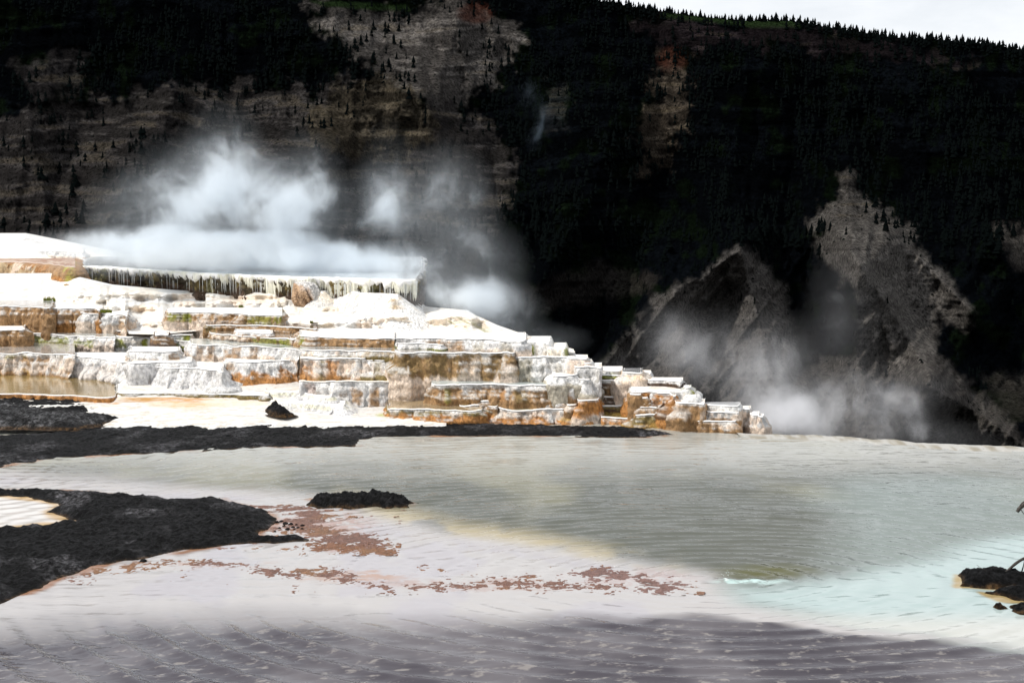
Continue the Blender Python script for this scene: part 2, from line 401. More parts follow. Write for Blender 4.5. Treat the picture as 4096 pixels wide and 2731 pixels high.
# trees behind the skyline row and the rest of the wood
bx2 = rs.uniform(-400, 4700, 900); by2 = np.interp(bx2, RIDGE[:, 0], RIDGE[:, 1])+rs.uniform(2, 34, 900)
keepb = ~((sdf(bx2, by2, [(2640, 40), (3200, 70), (3220, 120), (2900, 105), (2640, 75)]) > 0))
bx2, by2 = bx2[keepb], by2[keepb]
bd = hill_depth(bx2, by2); ba, bt = rays(bx2, by2)
PB = np.stack([ba*bd, bd, H-bt*bd-0.5], -1)
wood = joined('conifer_wood', np.concatenate([TP[small], PB]), np.concatenate([th[small], 8+4*rs.rand(len(bd))]), CLOW, M_conifer, rs2)
tag(wood, 'dense dark conifer forest covering the far hillside', 'forest', kind='stuff')
# low brush dotted over the scree
N = 5200; sx = rs.uniform(0, 4200, N); sy = rs.uniform(150, 1780, N); _, m2 = bare_mask(sx, sy)
k = (m2 > 0.35) & (rs.rand(N) < sst(0.35, 0.6, fbm(sx*0.02, sy*0.02, 1, 71, 3))); sx, sy = sx[k], sy[k]
sd = hill_depth(sx, sy); sa, sb = rays(sx, sy)
br_v = np.array([(1, 0, 0), (.3, .9, 0), (-.8, .6, 0), (-.8, -.6, 0), (.3, -.9, 0), (.5, .3, .7), (-.4, .4, .8), (-.1, -.6, .6), (0, 0, 1.0)])
br_f = np.array([(0, 1, 5), (1, 6, 5), (1, 2, 6), (2, 3, 6), (3, 7, 6), (3, 4, 7), (4, 5, 7), (4, 0, 5), (5, 6, 8), (6, 7, 8), (7, 5, 8)])
tag(joined('hill_brush', np.stack([sa*sd, sd, H-sb*sd-0.3], -1), 0.55+1.0*rs.rand(len(sx))**2, [(br_v, br_f)], M_conifer, rs2),
    'low dark brush dotted over the bare scree slopes', 'brush', kind='stuff')

# ------------------------------------------------------------------ dark crust banks and rocks
def crust(name, poly, h, amp, label, cat, res=0.04, edge=0.35, z0=0.0, seed=1, base=(0.0055, 0.0055, 0.006), dust=0.5, kind=None, holes=(), yscale=1.0, clump=2.2, dustc=(0.115, 0.112, 0.12)):
    P = np.array(poly, float); wx, wy = on_plane(P[:, 0], P[:, 1], z0); W = np.stack([wx, wy], -1)
    x0, x1, y0, y1 = wx.min()-.15, wx.max()+.15, wy.min()-.15, wy.max()+.15
    X, Y = np.meshgrid(np.arange(x0, x1, res), np.arange(y0, y1, res*1.3))
    jx = (fbm(X*2, Y*2, 0, seed+1, 3)-.5)*0.5; jy = (fbm(X*2, Y*2, 5, seed+2, 3)-.5)*0.7
    s = sdf(X+jx*0.5, Y+jy*0.5, W)
    for hp in holes:
        q = np.array(hp, float); a, b = on_plane(q[:, 0], q[:, 1], z0); s = np.minimum(s, -sdf(X+jx*0.4, Y+jy*0.4, np.stack([a, b], -1)))
    m = sst(-0.04, edge, s)
    n = fbm(X*clump, Y*clump, 0, seed, 6, 0.62); r = 1-np.abs(2*fbm(X*5, Y*5, 3, seed+4, 4, 0.6)-1)
    Z = z0 - 0.06 + m*(h*(0.35+0.65*sst(0, edge*3, s)) + (n-0.42)*amp*2.2 + (r-0.6)*amp*0.8 + (fbm(X*9, Y*9, 2, seed+8, 4, .7)-.5)*amp*1.3) + 0.06*sst(-0.06, 0.02, s)
    c = np.zeros(X.shape+(3,)); c[:] = base
    dn = fbm(X*1.1, Y*1.1, 9, seed+6, 4, 0.6)
    c = mixc(c, dustc, sst(0.46, 0.68, dn)*dust*(.3+.7*sst(.4, .6, fbm(X*7, Y*7, 4, seed+7, 3, .65))))
    c = mixc(c, (0.09, 0.05, 0.02), sst(0.07, 0.0, s)*0.7)
    o = sheet(name, X, Y, Z, M_crust, c, keep=(s > -0.12))
    if kind: tag(o, kind=kind)
    else: tag(o, label, cat)
    return o
BAR = [(-400, 1790), (-60, 1742), (60, 1742), (240, 1727), (420, 1697), (560, 1688), (850, 1676), (1050, 1682), (1250, 1686), (1290, 1678), (1500, 1686), (1800, 1690), (2200, 1702), (2450, 1708), (2560, 1716), (2650, 1728),
       (2700, 1738), (2600, 1748), (2300, 1746), (2100, 1743), (1520, 1746), (1450, 1760), (1430, 1783), (1300, 1787), (1150, 1786), (1000, 1792), (800, 1802), (500, 1817), (250, 1832), (80, 1852), (0, 1867), (-400, 1900)]
crust('crust_bar', BAR, 0.07, 0.06, 'long low bar of black crust between the white terraces and the big pool', 'rock bank', res=0.042, seed=3, edge=0.25, dust=0.55, clump=1.6)
UPL = [(-300, 1540), (-60, 1560), (0, 1568), (125, 1573), (215, 1590), (330, 1612), (385, 1617), (445, 1650), (392, 1664), (505, 1673), (440, 1687), (330, 1703), (300, 1712), (150, 1708), (-300, 1712)]
crust('crust_shelf', UPL, 0.19, 0.09, 'dark crust shelf with pale dusty front under the amber pool at far left', 'rock bank', res=0.04, seed=9, z0=0.16, edge=0.3, dust=0.7, dustc=(0.13, 0.13, 0.135), clump=1.4)
ISL = [(-400, 1950), (-60, 1958), (160, 1964), (240, 1961), (400, 1972), (600, 1992), (700, 2002), (800, 1997), (890, 1995), (905, 2007), (1020, 2028), (1080, 2047), (1098, 2077), (1080, 2110), (1040, 2127), (1050, 2142), (1180, 2143),
       (1232, 2166), (1150, 2172), (1000, 2170), (880, 2182), (760, 2202), (600, 2227), (540, 2237), (400, 2267), (230, 2312), (150, 2357), (0, 2417), (-400, 2560)]
INLET = [(-400, 1975), (0, 1980), (100, 1987), (200, 2006), (245, 2022), (190, 2045), (230, 2062), (305, 2087), (200, 2096), (120, 2102), (0, 2117), (-400, 2150)]
crust('crust_island', ISL, 0.10, 0.075, 'large rough black crust island at left with a white inlet cut into it', 'rock bank', res=0.03, seed=15, edge=0.22, holes=[INLET], dust=0.75, clump=2.4)
SMI = [(1226, 2024), (1238, 1998), (1290, 1992), (1380, 1987), (1500, 1986), (1600, 1994), (1658, 2012), (1640, 2024), (1560, 2030), (1400, 2034), (1270, 2033)]
crust('crust_islet', SMI, 0.12, 0.12, 'small long black rock islet standing alone in the pool', 'rock', res=0.02, seed=23, edge=0.12, dust=0.1, clump=4.0)
crust('crust_wedge', [(1058, 1640), (1075, 1632), (1120, 1632), (1150, 1646), (1180, 1656), (1130, 1662), (1085, 1654)], 0.22, 0.10, 'small black wedge of rock lying on the white apron', 'rock', res=0.02, seed=27, z0=0.30, edge=0.15, dust=0.1, clump=4)
crust('small_rock', [(1258, 1684), (1275, 1676), (1300, 1676), (1318, 1686), (1290, 1692)], 0.10, 0.06, 'little black knob on the top edge of the crust bar', 'rock', res=0.02, seed=29, z0=0.1, edge=0.1, dust=0.1, clump=5)
crust('shore_rock', [(3828, 2305), (3850, 2296), (3920, 2296), (3950, 2290), (4000, 2300), (4060, 2312), (4400, 2330), (4400, 2380), (4120, 2366), (4050, 2360), (3990, 2353), (3900, 2346), (3832, 2336), (3845, 2322)], 0.16, 0.08, 'jagged black rock with twigs on it at the right edge, farthest of the shore rocks', 'rock', res=0.018, seed=31, edge=0.12, dust=0.25, clump=3.5)
crust('shore_rock', [(3930, 2376), (3965, 2368), (4050, 2362), (4150, 2372), (4400, 2390), (4400, 2440), (4150, 2412), (4080, 2403), (4000, 2392)], 0.13, 0.07, 'flat black rock with an amber waterline below the twig rock', 'rock', res=0.018, seed=35, edge=0.12, dust=0.25, clump=3.5)
crust('shore_rock', [(4030, 2440), (4060, 2426), (4110, 2420), (4400, 2430), (4400, 2470), (4110, 2456)], 0.11, 0.07, 'low black rock nearest the camera at the right edge', 'rock', res=0.018, seed=37, edge=0.1, dust=0.1, clump=4)
crust('shore_rock', [(3978, 2430), (4008, 2420), (4038, 2432), (4012, 2440)], 0.07, 0.05, 'small black stone just left of the nearest shore rock', 'rock', res=0.012, seed=39, edge=0.05, dust=0.1, clump=6)
def pebble(name, x, y, s, label, cat, grp, mat, seed, z=0.0):
    r2 = np.random.RandomState(seed); a, b = on_plane(x, y, z)
    u = np.linspace(0, 2*math.pi, 15)[:-1]; v = np.linspace(-0.3, 1, 8)*math.pi/2
    U, Vv = np.meshgrid(u, v); n = fbm(np.cos(U)*1.6+5, np.sin(U)*1.6, Vv*1.5, seed, 3)*1.3+0.35
    X = np.cos(U)*np.cos(Vv)*n*s; Y = np.sin(U)*np.cos(Vv)*n*s*0.8; Z = np.sin(Vv)*n*s*0.75
    X = np.concatenate([X, X[:, :1]], 1); Y = np.concatenate([Y, Y[:, :1]], 1); Z = np.concatenate([Z, Z[:, :1]], 1)
    c = np.zeros(X.shape+(3,)); c[:] = (0.016, 0.015, 0.015)
    o = sheet(name, X, Y, Z, mat, c); o.location = (float(a), float(b), z); tag(o, label, cat, grp)
rp = np.random.RandomState(5)
for i, (x, y, s) in enumerate([(1108, 2090, 8), (1125, 2086, 7), (1142, 2096, 10), (1136, 2104, 6), (1165, 2098, 8), (1172, 2110, 7), (1186, 2100, 6), (1192, 2112, 7), (1210, 2104, 8), (1208, 2116, 6), (1150, 2118, 8), (1118, 2112, 5), (1176, 2118, 5), (1100, 2126, 5)]):
    pebble('pebble', x, y, s*0.0058, 'tiny black pebble sitting in shallow water off the tip of the big crust island', 'pebble', 'pebbles off the crust island', M_crust, 80+i)
pebble('crust_lump', 1632, 2010, 0.07, 'upright dark lump at the right tip of the small islet', 'rock', None, M_crust, 60)
pebble('crust_lump', 1672, 2016, 0.035, 'small dark stone just off the right tip of the islet', 'rock', None, M_crust, 61)
pebble('crust_lump', 572, 2246, 0.06, 'brown lump at the lower shoreline of the big crust island', 'rock', None, M_crust, 62)

# ------------------------------------------------------------------ the big pool
PB_ = np.array([(-900, 1600), (2500, 1660), (2720, 1725), (3000, 1738), (3250, 1744), (3500, 1758), (3700, 1772), (3900, 1782), (4096, 1792), (4900, 1835)], float)
qx = np.arange(-700, 4800, 5.0); qv = np.concatenate([np.linspace(0, 1, 440), 1+np.linspace(0.02, 1.2, 12)])
QX, QV = np.meshgrid(qx, qv); QB = np.interp(QX, PB_[:, 0], PB_[:, 1]); QY = QB + (2760-QB)*QV
WX, WY = on_plane(QX, QY)
w1 = (fbm(WX*0.5, WY*0.5, 0, 101, 4)-.5); w2 = (fbm(WX*1.6, WY*1.6, 0, 103, 4)-.5)
sx_, sy_ = QX + w1*260, (QY + w1*70)
ORI = (0.52, 0.51, 0.47)
C = np.zeros(QX.shape+(3,)); C[:] = (0.08, 0.085, 0.07)
C = mixc(C, (0.19, 0.185, 0.13), sst(0.45, 0.62, fbm(WX*0.35, WY*0.22, 4, 107, 4))*0.8)
C = mixc(C, (0.36, 0.36, 0.33), sst(1950, 1790, sy_)*0.8)
C = mixc(C, (0.19, 0.225, 0.215), sst(3100, 3500, sx_)*sst(1850, 1950, sy_)*0.8)
# pale shelf between the islands and the spring
SHELF = [(-400, 1900), (300, 1915), (900, 1960), (1230, 1990), (1500, 2060), (1750, 2130), (2050, 2170), (2300, 2215), (2600, 2270), (2870, 2315), (2900, 2360), (2960, 2420), (3400, 2500), (3800, 2535), (4200, 2600), (4200, 2560), (4200, 2560), (3400, 2540), (2900, 2475), (2880, 2620), (1500, 2760), (-400, 2900)]
sh = sdf(sx_, sy_*3, np.array(SHELF)*(1, 3))
C = mixc(C, (0.37, 0.355, 0.35), sst(-150, 60, sh))
YL = sst(-260, -40, sh)*sst(60, -60, sh)*sst(1200, 1500, QX)*sst(2900, 2500, QX)*sst(2370, 2300, QY)
C = mixc(C, (0.50, 0.41, 0.22), YL*0.45*sst(.35, .6, fbm(WX*1.2, WY*.8, 4, 108, 4)))
C = mixc(C, (0.33, 0.315, 0.345), sst(0.48, 0.62, fbm(WX*0.8, WY*0.6, 8, 109, 4))*sst(0, 120, sh)*0.6)
TURQ = [(2880, 2325), (3050, 2330), (3200, 2310), (3400, 2265), (3700, 2215), (4096, 2100), (4900, 1980), (4900, 2700), (4096, 2590), (3700, 2530), (3400, 2510), (3100, 2460), (2900, 2420), (2880, 2370)]
tq = sdf(QX + w1*160 + w2*50, QY*3 + w1*80, np.array(TURQ)*(1, 3))
C = mixc(C, (0.33, 0.41, 0.405), sst(-60, 200, tq)*0.95)
C = mixc(C, (0.44, 0.45, 0.425), sst(2420, 2520, QY)*sst(-30, 60, tq))
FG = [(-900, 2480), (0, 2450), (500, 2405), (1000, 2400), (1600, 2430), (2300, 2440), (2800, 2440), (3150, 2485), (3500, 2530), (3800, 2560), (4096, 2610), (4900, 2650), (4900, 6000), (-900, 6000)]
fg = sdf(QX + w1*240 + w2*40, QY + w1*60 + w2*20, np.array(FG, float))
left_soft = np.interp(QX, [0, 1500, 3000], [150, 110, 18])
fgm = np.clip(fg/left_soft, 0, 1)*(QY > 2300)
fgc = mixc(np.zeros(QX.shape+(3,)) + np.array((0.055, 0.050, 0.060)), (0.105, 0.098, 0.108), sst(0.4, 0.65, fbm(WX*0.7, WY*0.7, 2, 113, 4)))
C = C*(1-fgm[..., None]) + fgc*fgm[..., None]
# dark olive water over the vent
ol = sst(1.0, 0.2, np.hypot((QX-3060-w1*80)/310, (QY-2284-w1*20)/42)); C = mixc(C, (0.07, 0.07, 0.018), ol*0.9)
# amber algae along the shores of the crust
for pl, wdt in ((ISL, 10), (SMI, 9), (BAR, 8)):
    P = np.array(pl, float); a, b = on_plane(P[:, 0], P[:, 1]); s = -sdf(WX, WY, np.stack([a, b], -1))
    C = mixc(C, (0.22, 0.09, 0.03), sst(0.16, 0.0, s + w2*0.3)*sst(.42, .58, fbm(WX*1.1, WY*1.1, 0, 117, 3))*0.85)
P = np.array(INLET, float); a, b = on_plane(P[:, 0], P[:, 1]); s = sdf(WX, WY, np.stack([a, b], -1))
C = mixc(C, (0.56, 0.54, 0.52), sst(-0.1, 0.1, s)); C = mixc(C, (0.40, 0.24, 0.06), sst(0.25, 0.0, np.abs(s-0.05)+w2*0.3)*0.8)
for pl in ([(3930, 2370), (4400, 2400), (4400, 2445), (4000, 2402)], [(3828, 2300), (4300, 2320), (4300, 2370), (3828, 2345)]):
    P = np.array(pl, float); a, b = on_plane(P[:, 0], P[:, 1]); s = -sdf(WX, WY, np.stack([a, b], -1)); C = mixc(C, (0.30, 0.19, 0.04), sst(0.12, 0.0, s+w2*0.15)*0.8)
for cx_, cy__, rx_, ry_, cc_, st_ in [(1280, 2100, 230, 62, (.30, .19, .16), .8), (1400, 2200, 190, 18, (.25, .12, .08), .85), (1950, 2345, 620, 26, (.31, .21, .18), .8), (2560, 2318, 300, 50, (.34, .26, .25), .7), (1420, 2310, 260, 26, (.32, .18, .11), .75), (700, 2262, 420, 16, (.32, .2, .15), .6)]:
    nn1 = fbm(WX*2.2, WY*3.0, 0, 131, 5, .65); nn2 = fbm(WX*9, WY*14, 2, 133, 3, .6)
    C = mixc(C, cc_, sst(1.25, .3, np.hypot((QX-cx_+w1*200)/rx_, (QY-cy__+(nn1-.5)*60-np.where(rx_ == 620, (QX-cx_)**2*-3.0e-5, 0))/ry_))*sst(.42, .6, nn1*.55+nn2*.45)*st_)
C = mixc(C, (.42, .56, .54), sst(1.1, .2, np.hypot((QX-3000)/190, (QY-2326)/14))*sst(.4, .6, fbm(WX*5, WY*7, 0, 135, 4, .65)))
calm = np.full(QX.shape, 1.0); calm *= 1-0.6*sst(0, 200, sh)*(1-sst(0.2, 0.8, fgm)); calm *= 1-0.5*sst(0, 200, tq)
rx_s, ry_s = (WX-SPR[0])*0.62, WY-SPR[1]; rr_s = np.hypot(rx_s, ry_s)
q1 = fbm(WX*.35, WY*.35, 0, 141, 2); q2 = fbm(WX*1.1, WY*1.1, 0, 143, 3); q3 = fbm(WX*.8, WY*.8, 3, 145, 3)
q4 = fbm(WX*.12, WY*.12, 6, 147, 2)
RP = np.sin(rr_s*21 + q1*10 + q2*2.2)*sst(.33, .52, q3)*0.0125 + np.sin(rr_s*29 + WX*1.5 + q1*14 + q2*3)*sst(.62, .42, q3)*0.0055
RP += np.sin(np.hypot((WX+11)*.55, WY-31)*17 + q1*8 + q2*3)*sst(-2, -6, WX)*sst(24, 26, WY)*0.011
RP += (fbm(WX*1.0, WY*4.6, 0, 149, 3, .55)-.5)*0.042
FGR = np.exp(1.2*np.sin(rr_s*16.5 + q1*5 + q2*.8))-1.4; RP = RP*(1-.7*fgm) + fgm*(FGR*0.015*(.35+.65*sst(.3, .55, q4)) + (fbm(WX*2.2, WY*8, 0, 151, 3)-.5)*0.022)
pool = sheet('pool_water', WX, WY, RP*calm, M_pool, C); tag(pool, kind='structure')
for nm, arr in (('calm', calm), ('fleck', fgm)):
    at = pool.data.attributes.new(nm, 'FLOAT', 'POINT'); at.data.foreach_set('value', arr.ravel().astype(np.float32))
# overflow lip along the far edge
le = np.array([(x, y) for x, y in PB_ if x >= 2900] , float); lx = np.linspace(2950, 4850, 500); ly = np.interp(lx, PB_[:, 0], PB_[:, 1])
ax_, ay_ = on_plane(lx, ly); prof = [(-0.9, -0.02), (-0.45, 0.012), (-0.12, 0.03), (0.12, 0.01), (0.3, -0.12), (0.45, -0.6), (0.5, -3.0)]
LX = np.stack([ax_ + 0*ay_ for p in prof]); LY = np.stack([ay_ + p[0] + (fbm(ax_*1.5, 0*ax_, 0, 5, 3)-.5)*0.5 for p in prof]); LZ = np.stack([0*ax_ + p[1] for p in prof])
nz = fbm(LX*3, LY*3, 0, 8, 4); lc = mixc(np.zeros(LX.shape+(3,))+np.array((0.40, 0.39, 0.36)), (0.2, 0.17, 0.11), sst(0.45, 0.62, nz)*0.8)
tag(sheet('pool_rim', LX, LY, LZ + (nz-.5)*0.05, M_tread, lc), kind='structure')

# mats of rust coloured algae breaking the surface
def algae(poly, label, seed, thr=0.5, col=(0.19, 0.095, 0.068)):
    P = np.array(poly, float); wx, wy = on_plane(P[:, 0], P[:, 1]); W = np.stack([wx, wy], -1)
    X, Y = np.meshgrid(np.arange(wx.min()-.1, wx.max()+.1, 0.022), np.arange(wy.min()-.1, wy.max()+.1, 0.032))
    s = sdf(X, Y, W); n = fbm(X*3.5, Y*3.5, 0, seed, 6, 0.7) ; f = fbm(X*17, Y*20, 3, seed+3, 3, 0.65)
    k = n*0.5 + f*0.5 + np.clip(s, -0.3, 0.35)*0.45
    Z = -0.004 + np.clip((k-thr+.035)*0.12, -0.01, 0.012)
    c = np.zeros(X.shape+(3,)); c[:] = col; thr = thr - .035
    c = mixc(c, (0.25, 0.125, 0.055), sst(0.45, 0.7, fbm(X*1.2, Y*1.2, 1, seed+9, 3))*0.8)*(0.35+f[..., None]*.9)
    o = sheet('algae_mat', X, Y, Z, M_algae, c, keep=(Z > -0.001)); tag(o, label, 'algae mat', 'rust coloured algae mats in the shallows', 'stuff')
algae([(1020, 2020), (1150, 2022), (1330, 2040), (1370, 2060), (1290, 2085), (1350, 2110), (1440, 2130), (1560, 2170), (1540, 2195), (1380, 2180), (1250, 2175), (1200, 2120), (1080, 2125), (1180, 2060)], 'rusty algae mat trailing down from the islet beside the pebbles', 1, 0.50)
algae([(1240, 2182), (1380, 2175), (1480, 2180), (1580, 2200), (1560, 2216), (1380, 2210)], 'thick brown algae raft just below the largest rusty mat', 5, 0.46, (0.20, 0.085, 0.04))
algae([(1180, 2280), (1300, 2262), (1400, 2300), (1500, 2335), (1700, 2345), (1850, 2325), (2050, 2312), (2300, 2322), (2480, 2345), (2450, 2370), (2100, 2350), (1900, 2352), (1600, 2365), (1350, 2330)], 'long broken line of orange algae curving across the white shelf', 11, 0.535)
algae([(2190, 2290), (2400, 2268), (2600, 2300), (2780, 2340), (2800, 2370), (2640, 2372), (2500, 2330), (2300, 2300)], 'sparse reddish algae patches near the bubbling spring', 17, 0.56, (0.20, 0.11, 0.092))
algae([(380, 2270), (600, 2240), (900, 2240), (1200, 2290), (1180, 2310), (800, 2262), (500, 2280), (260, 2330), (230, 2320)], 'thin orange algae fringe along the lower shore of the crust island', 21, 0.56)

# ------------------------------------------------------------------ travertine terraces
W_ = (.82, .81, .79); PK = (.70, .575, .47); BR = (.34, .20, .09); OR = (.46, .21, .06); MO = (.20, .21, .02); DK = (.085, .05, .03)
GO = (.45, .41, .33); CR = (.82, .74, .62); AM = (.36, .21, .045); GR = (.70, .69, .685); PE = (.80, .62, .45); OL = (.19, .14, .045)
ZT = {'pool': 0.0}
def z_ap(y): return 0.14 + 0.61*np.clip((1690-np.asarray(y, float))/190, 0, 1)
INFO = {}
CEN = []
def wallcol(px, s, v, z, seed, pal, stains, rimw):
    base, second, third, f2, f3 = pal
    c = np.zeros(px.shape+(3,)); c[:] = base
    n1 = fbm(s*3.5, z*0.7, seed, seed, 4, 0.6); n2 = fbm(s*1.2, z*1.0, 4, seed+1, 4, 0.6); n3 = fbm(s*9, z*7, 8, seed+2, 3, 0.65)
    c = mixc(c, second, sst(1-f2-0.12, 1-f2+0.1, 0.5*n1+0.5*n2+0.5*(n3-.5)+0.1))
    c = mixc(c, third, sst(0.92-f3, 1.06-f3, v + (n1-0.5)*0.9)*(1 if f3 > 0 else 0))
    for st in stains:  # mineral and algae stains, plus one painted cast shadow
        x0, x1, v0, v1, col, k = st
        e = (n1-.5)*50 + (n3-.5)*30; ev = (n1-.5)*1.0 + (n3-.5)*0.6
        m = sst(-5, 9, px-x0+e)*sst(-5, 9, x1-px+e)*sst(-.07, .09, v-v0+ev)*sst(-.07, .09, v1-v+ev)
        c = mixc(c, col, m*k*(0.75+0.25*sst(0.35, 0.6, n3)))
    if rimw > 0: c = mixc(c, W_, sst(rimw+0.12, rimw-0.06, v + (n1-.5)*0.35 + (n3-.5)*0.3)*0.9)
    return c*(0.74+0.45*sst(0.25, 0.62, n3))[..., None]
def slab(key, rim, xb, yb, base, label, flare=0.12, prof='drape', yback=None, pal=None, stains=(), tread=W_, pool=None, wl=1, wr=1, amp=1.0, rimw=0.12, lip=0.02, below=0.8, cat='terrace', tn=0.02, name='travertine_terrace', res=0.05):
    if pal is None: pal = (W_, PK, BR, .25, .15)
    seed = 200 + len(INFO)*11
    R = np.array(rim, float); yt = float(np.interp(xb, R[:, 0], R[:, 1])); zb = float(z_ap(yb)) if base == 'apron' else (ZT[base] if isinstance(base, str) else base)
    _, tt_ = rays(xb, yt); _, tb_ = rays(xb, yb); db = (H-zb)/tb_
    h = float((H - zb - db*tt_)/(1+flare*tt_)); zt = zb + h; ZT[key] = zt
    xs = np.linspace(R[0, 0], R[-1, 0], max(8, int((R[-1, 0]-R[0, 0])/3))); ys = np.interp(xs, R[:, 0], R[:, 1])
    yback = ys.min()-34 if yback is None else yback-8
    wx, wy = on_plane(xs, ys, zt); sm = min(9, len(wy)//4*2+1)
    if sm > 2:
        pad = sm//2; wy = np.convolve(np.pad(wy, pad, mode='edge'), np.ones(sm)/sm, 'valid')
    _, ybk = on_plane(xs, np.full(len(xs), yback), zt); YB = max(float(ybk.max()), float(wy.max())+0.4)
    P = list(zip(wx, wy)); rr = min(0.24, (wx[-1]-wx[0])*0.2); amp = amp*min(1, .3+(wx[-1]-wx[0])/2.6)
    kl, kr = wx[0]/wy[0], wx[-1]/wy[-1]
    if wl: P = [(kl*YB, YB), (kl*(wy[0]+.35), wy[0]+.35), (kl*(wy[0]+rr*.6)+rr*.25, wy[0]+rr*.6)] + [p for p in P if p[0]/p[1]*wy[0] > wx[0]+rr]
    if wr: P = [p for p in P if p[0]/p[1]*wy[-1] < wx[-1]-rr] + [(kr*(wy[-1]+rr*.6)-rr*.25, wy[-1]+rr*.6), (kr*(wy[-1]+.35), wy[-1]+.35), (kr*YB, YB)]
    P = np.array(P); seg = np.hypot(*np.diff(P, axis=0).T); S = np.concatenate([[0], np.cumsum(seg)])
    n = max(12, int(S[-1]/res)); s = np.linspace(0, S[-1], n); X = np.interp(s, S, P[:, 0]); Y = np.interp(s, S, P[:, 1])
    Y = Y + (fbm(s*1.0, 0*s, 0, seed, 3)-.5)*0.42*amp + (fbm(s*4.0, 0*s, 2, seed+5, 3)-.5)*0.16*amp
    Y = np.minimum(Y, YB)
    k = 5; Xs = np.convolve(np.pad(X, k//2, mode='edge'), np.ones(k)/k, 'valid'); Ys = np.convolve(np.pad(Y, k//2, mode='edge'), np.ones(k)/k, 'valid')
    tx_, ty_ = np.gradient(Xs), np.gradient(Ys); L = np.hypot(tx_, ty_)+1e-9; nx, ny = ty_/L, -tx_/L
    hh = h + below; nr = int(np.clip(hh/0.043, 10, 60)); q = np.linspace(0, 1, nr)**1.15*hh
    drop, off = q, None
    v = np.clip(drop/h, 0, 1.3)
    if prof == 'round':
        a = np.linspace(0, math.pi/2, nr-3); drop = np.concatenate([h*(1-np.cos(a)), h+np.array([.3, .6, 1])*below]); off = np.concatenate([flare*h*np.sin(a), [flare*h]*3]); v = drop/h
    elif prof == 'slope':
        off = flare*drop
    else:
        r = min(0.07, h*0.4); u = np.clip(drop/r, 0, 1); off = r*np.sqrt(1-(1-u)**2)*0.9 + flare*h*np.clip(v, 0, 1)**1.4 - r*0.9
    SS, DR = np.meshgrid(s, drop); OF = np.repeat(off[:, None], n, 1); VV_ = np.repeat(np.asarray(v)[:, None], n, 1)
    zz = zt - DR
    rz = (fbm(s*1.9, 0*s, 5, seed+15, 4, .6)-.5)*0.11*min(1, h*3)*min(1, amp+.2)
    zz = zz + rz[None]*np.exp(-DR/.10)
    env = sst(0, 0.10, DR)*amp
    fl = fbm(SS*2.6, zz*0.5, 0, seed+3, 3)-.5; f2 = fbm(SS*10, zz*1.5, 0, seed+4, 3)-.5; cr = fbm(SS*9, zz*9, 1, seed+7, 3, .6)-.5
    D = (fl*0.36*min(1, h*1.6) + f2*0.20 + cr*0.10 + (0.5-np.abs(fbm(SS*3.2, zz*.4, 7, seed+14, 2)-.5)*4)*0.07)*env
    ledge = (np.abs(((zz*3.1 + fbm(SS*.8, zz*.5, 3, seed+8, 2)*3) % 1)-.5)-.25)*0.05*env*min(1, h*2)
    D = D + ledge*1.8
    rl = np.random.RandomState(seed); wt = np.zeros(D.shape); wid = s[-1]
    if prof == 'drape' and amp > .3 and key != 'top':
        for _ in range(int(wid*1.7)+1):
            sc = rl.rand()*wid; sw = .2+.9*rl.rand()**2; v0 = .15+.7*rl.rand(); e_ = sst(sw+.08, sw-.05, np.abs(SS-sc+(fl*.5)))
            if h*(1-v0) < .05: continue
            vv = VV_ + f2*.16; D = D + (.04+.08*rl.rand())*min(1, h*2.2)*e_*sst(v0-.02, v0+.05, vv)
            wt = np.maximum(wt, e_*sst(v0-.03, v0+.02, vv)*sst(v0+.16, v0+.06, vv))
    XX = Xs[None]+nx[None]*(OF+D); YY = Ys[None]+ny[None]*(OF+D)
    PXw, _ = proj(XX, YY, zz)
    root = empty('%s' % name, (float(Xs.mean()), float(Ys.min()), zb)); tag(root, label, cat)
    c = wallcol(PXw, SS, VV_, zz, seed, pal, stains, rimw); c = mixc(c, (.74, .72, .68), wt*.75*sst(.35, .6, f2+.5+cr))
    mw = sheet('wall', XX, YY, zz, M_wall, c, parent=root); mw.matrix_parent_inverse.identity()
    # tread with raised lip
    BL = np.maximum(YB-Ys, 0.001); tl = np.array([0, .035, .075, .12, .2, .4])
    rows = [np.minimum(t/BL, 1) for t in tl]; last = rows[-1]
    for f in np.linspace(0, 1, 10)[1:]: rows.append(last+(1-last)*f)
    T = np.array(rows); TY = Ys[None]+BL[None]*T; TXx = Xs[None]*TY/Ys[None]
    lipz = np.array([0, lip, lip*0.9, 0, -.01, -.01] + [-.012]*9)[:, None]
    nz = fbm(TXx*1.3, TY*1.3, 3, seed+9, 4)-.5
    TZ = zt + lipz*(.3+1.6*np.clip(rz*9+.5, 0, 1))[None] + rz[None]*np.array([1, 1, .85, .4, .1] + [0]*10)[:, None] + nz*tn*sst(0, .2, T*BL[None]) + 0*TXx
    tc = np.zeros(TXx.shape+(3,)); tc[:] = tread; tc = mixc(tc, CR, sst(.45, .7, fbm(TXx*.9, TY*2, 6, seed+10, 4))*0.5)
    tc = mixc(tc, (.52, .43, .33), sst(.52, .66, fbm(TXx*2.2, TY*5, 9, seed+16, 4, .65))*.55)
    tc[:2] = np.array(tread)*0.5 + np.array(W_)*0.5
    sheet('tread', TXx, TY, TZ, M_tread, tc, parent=root)
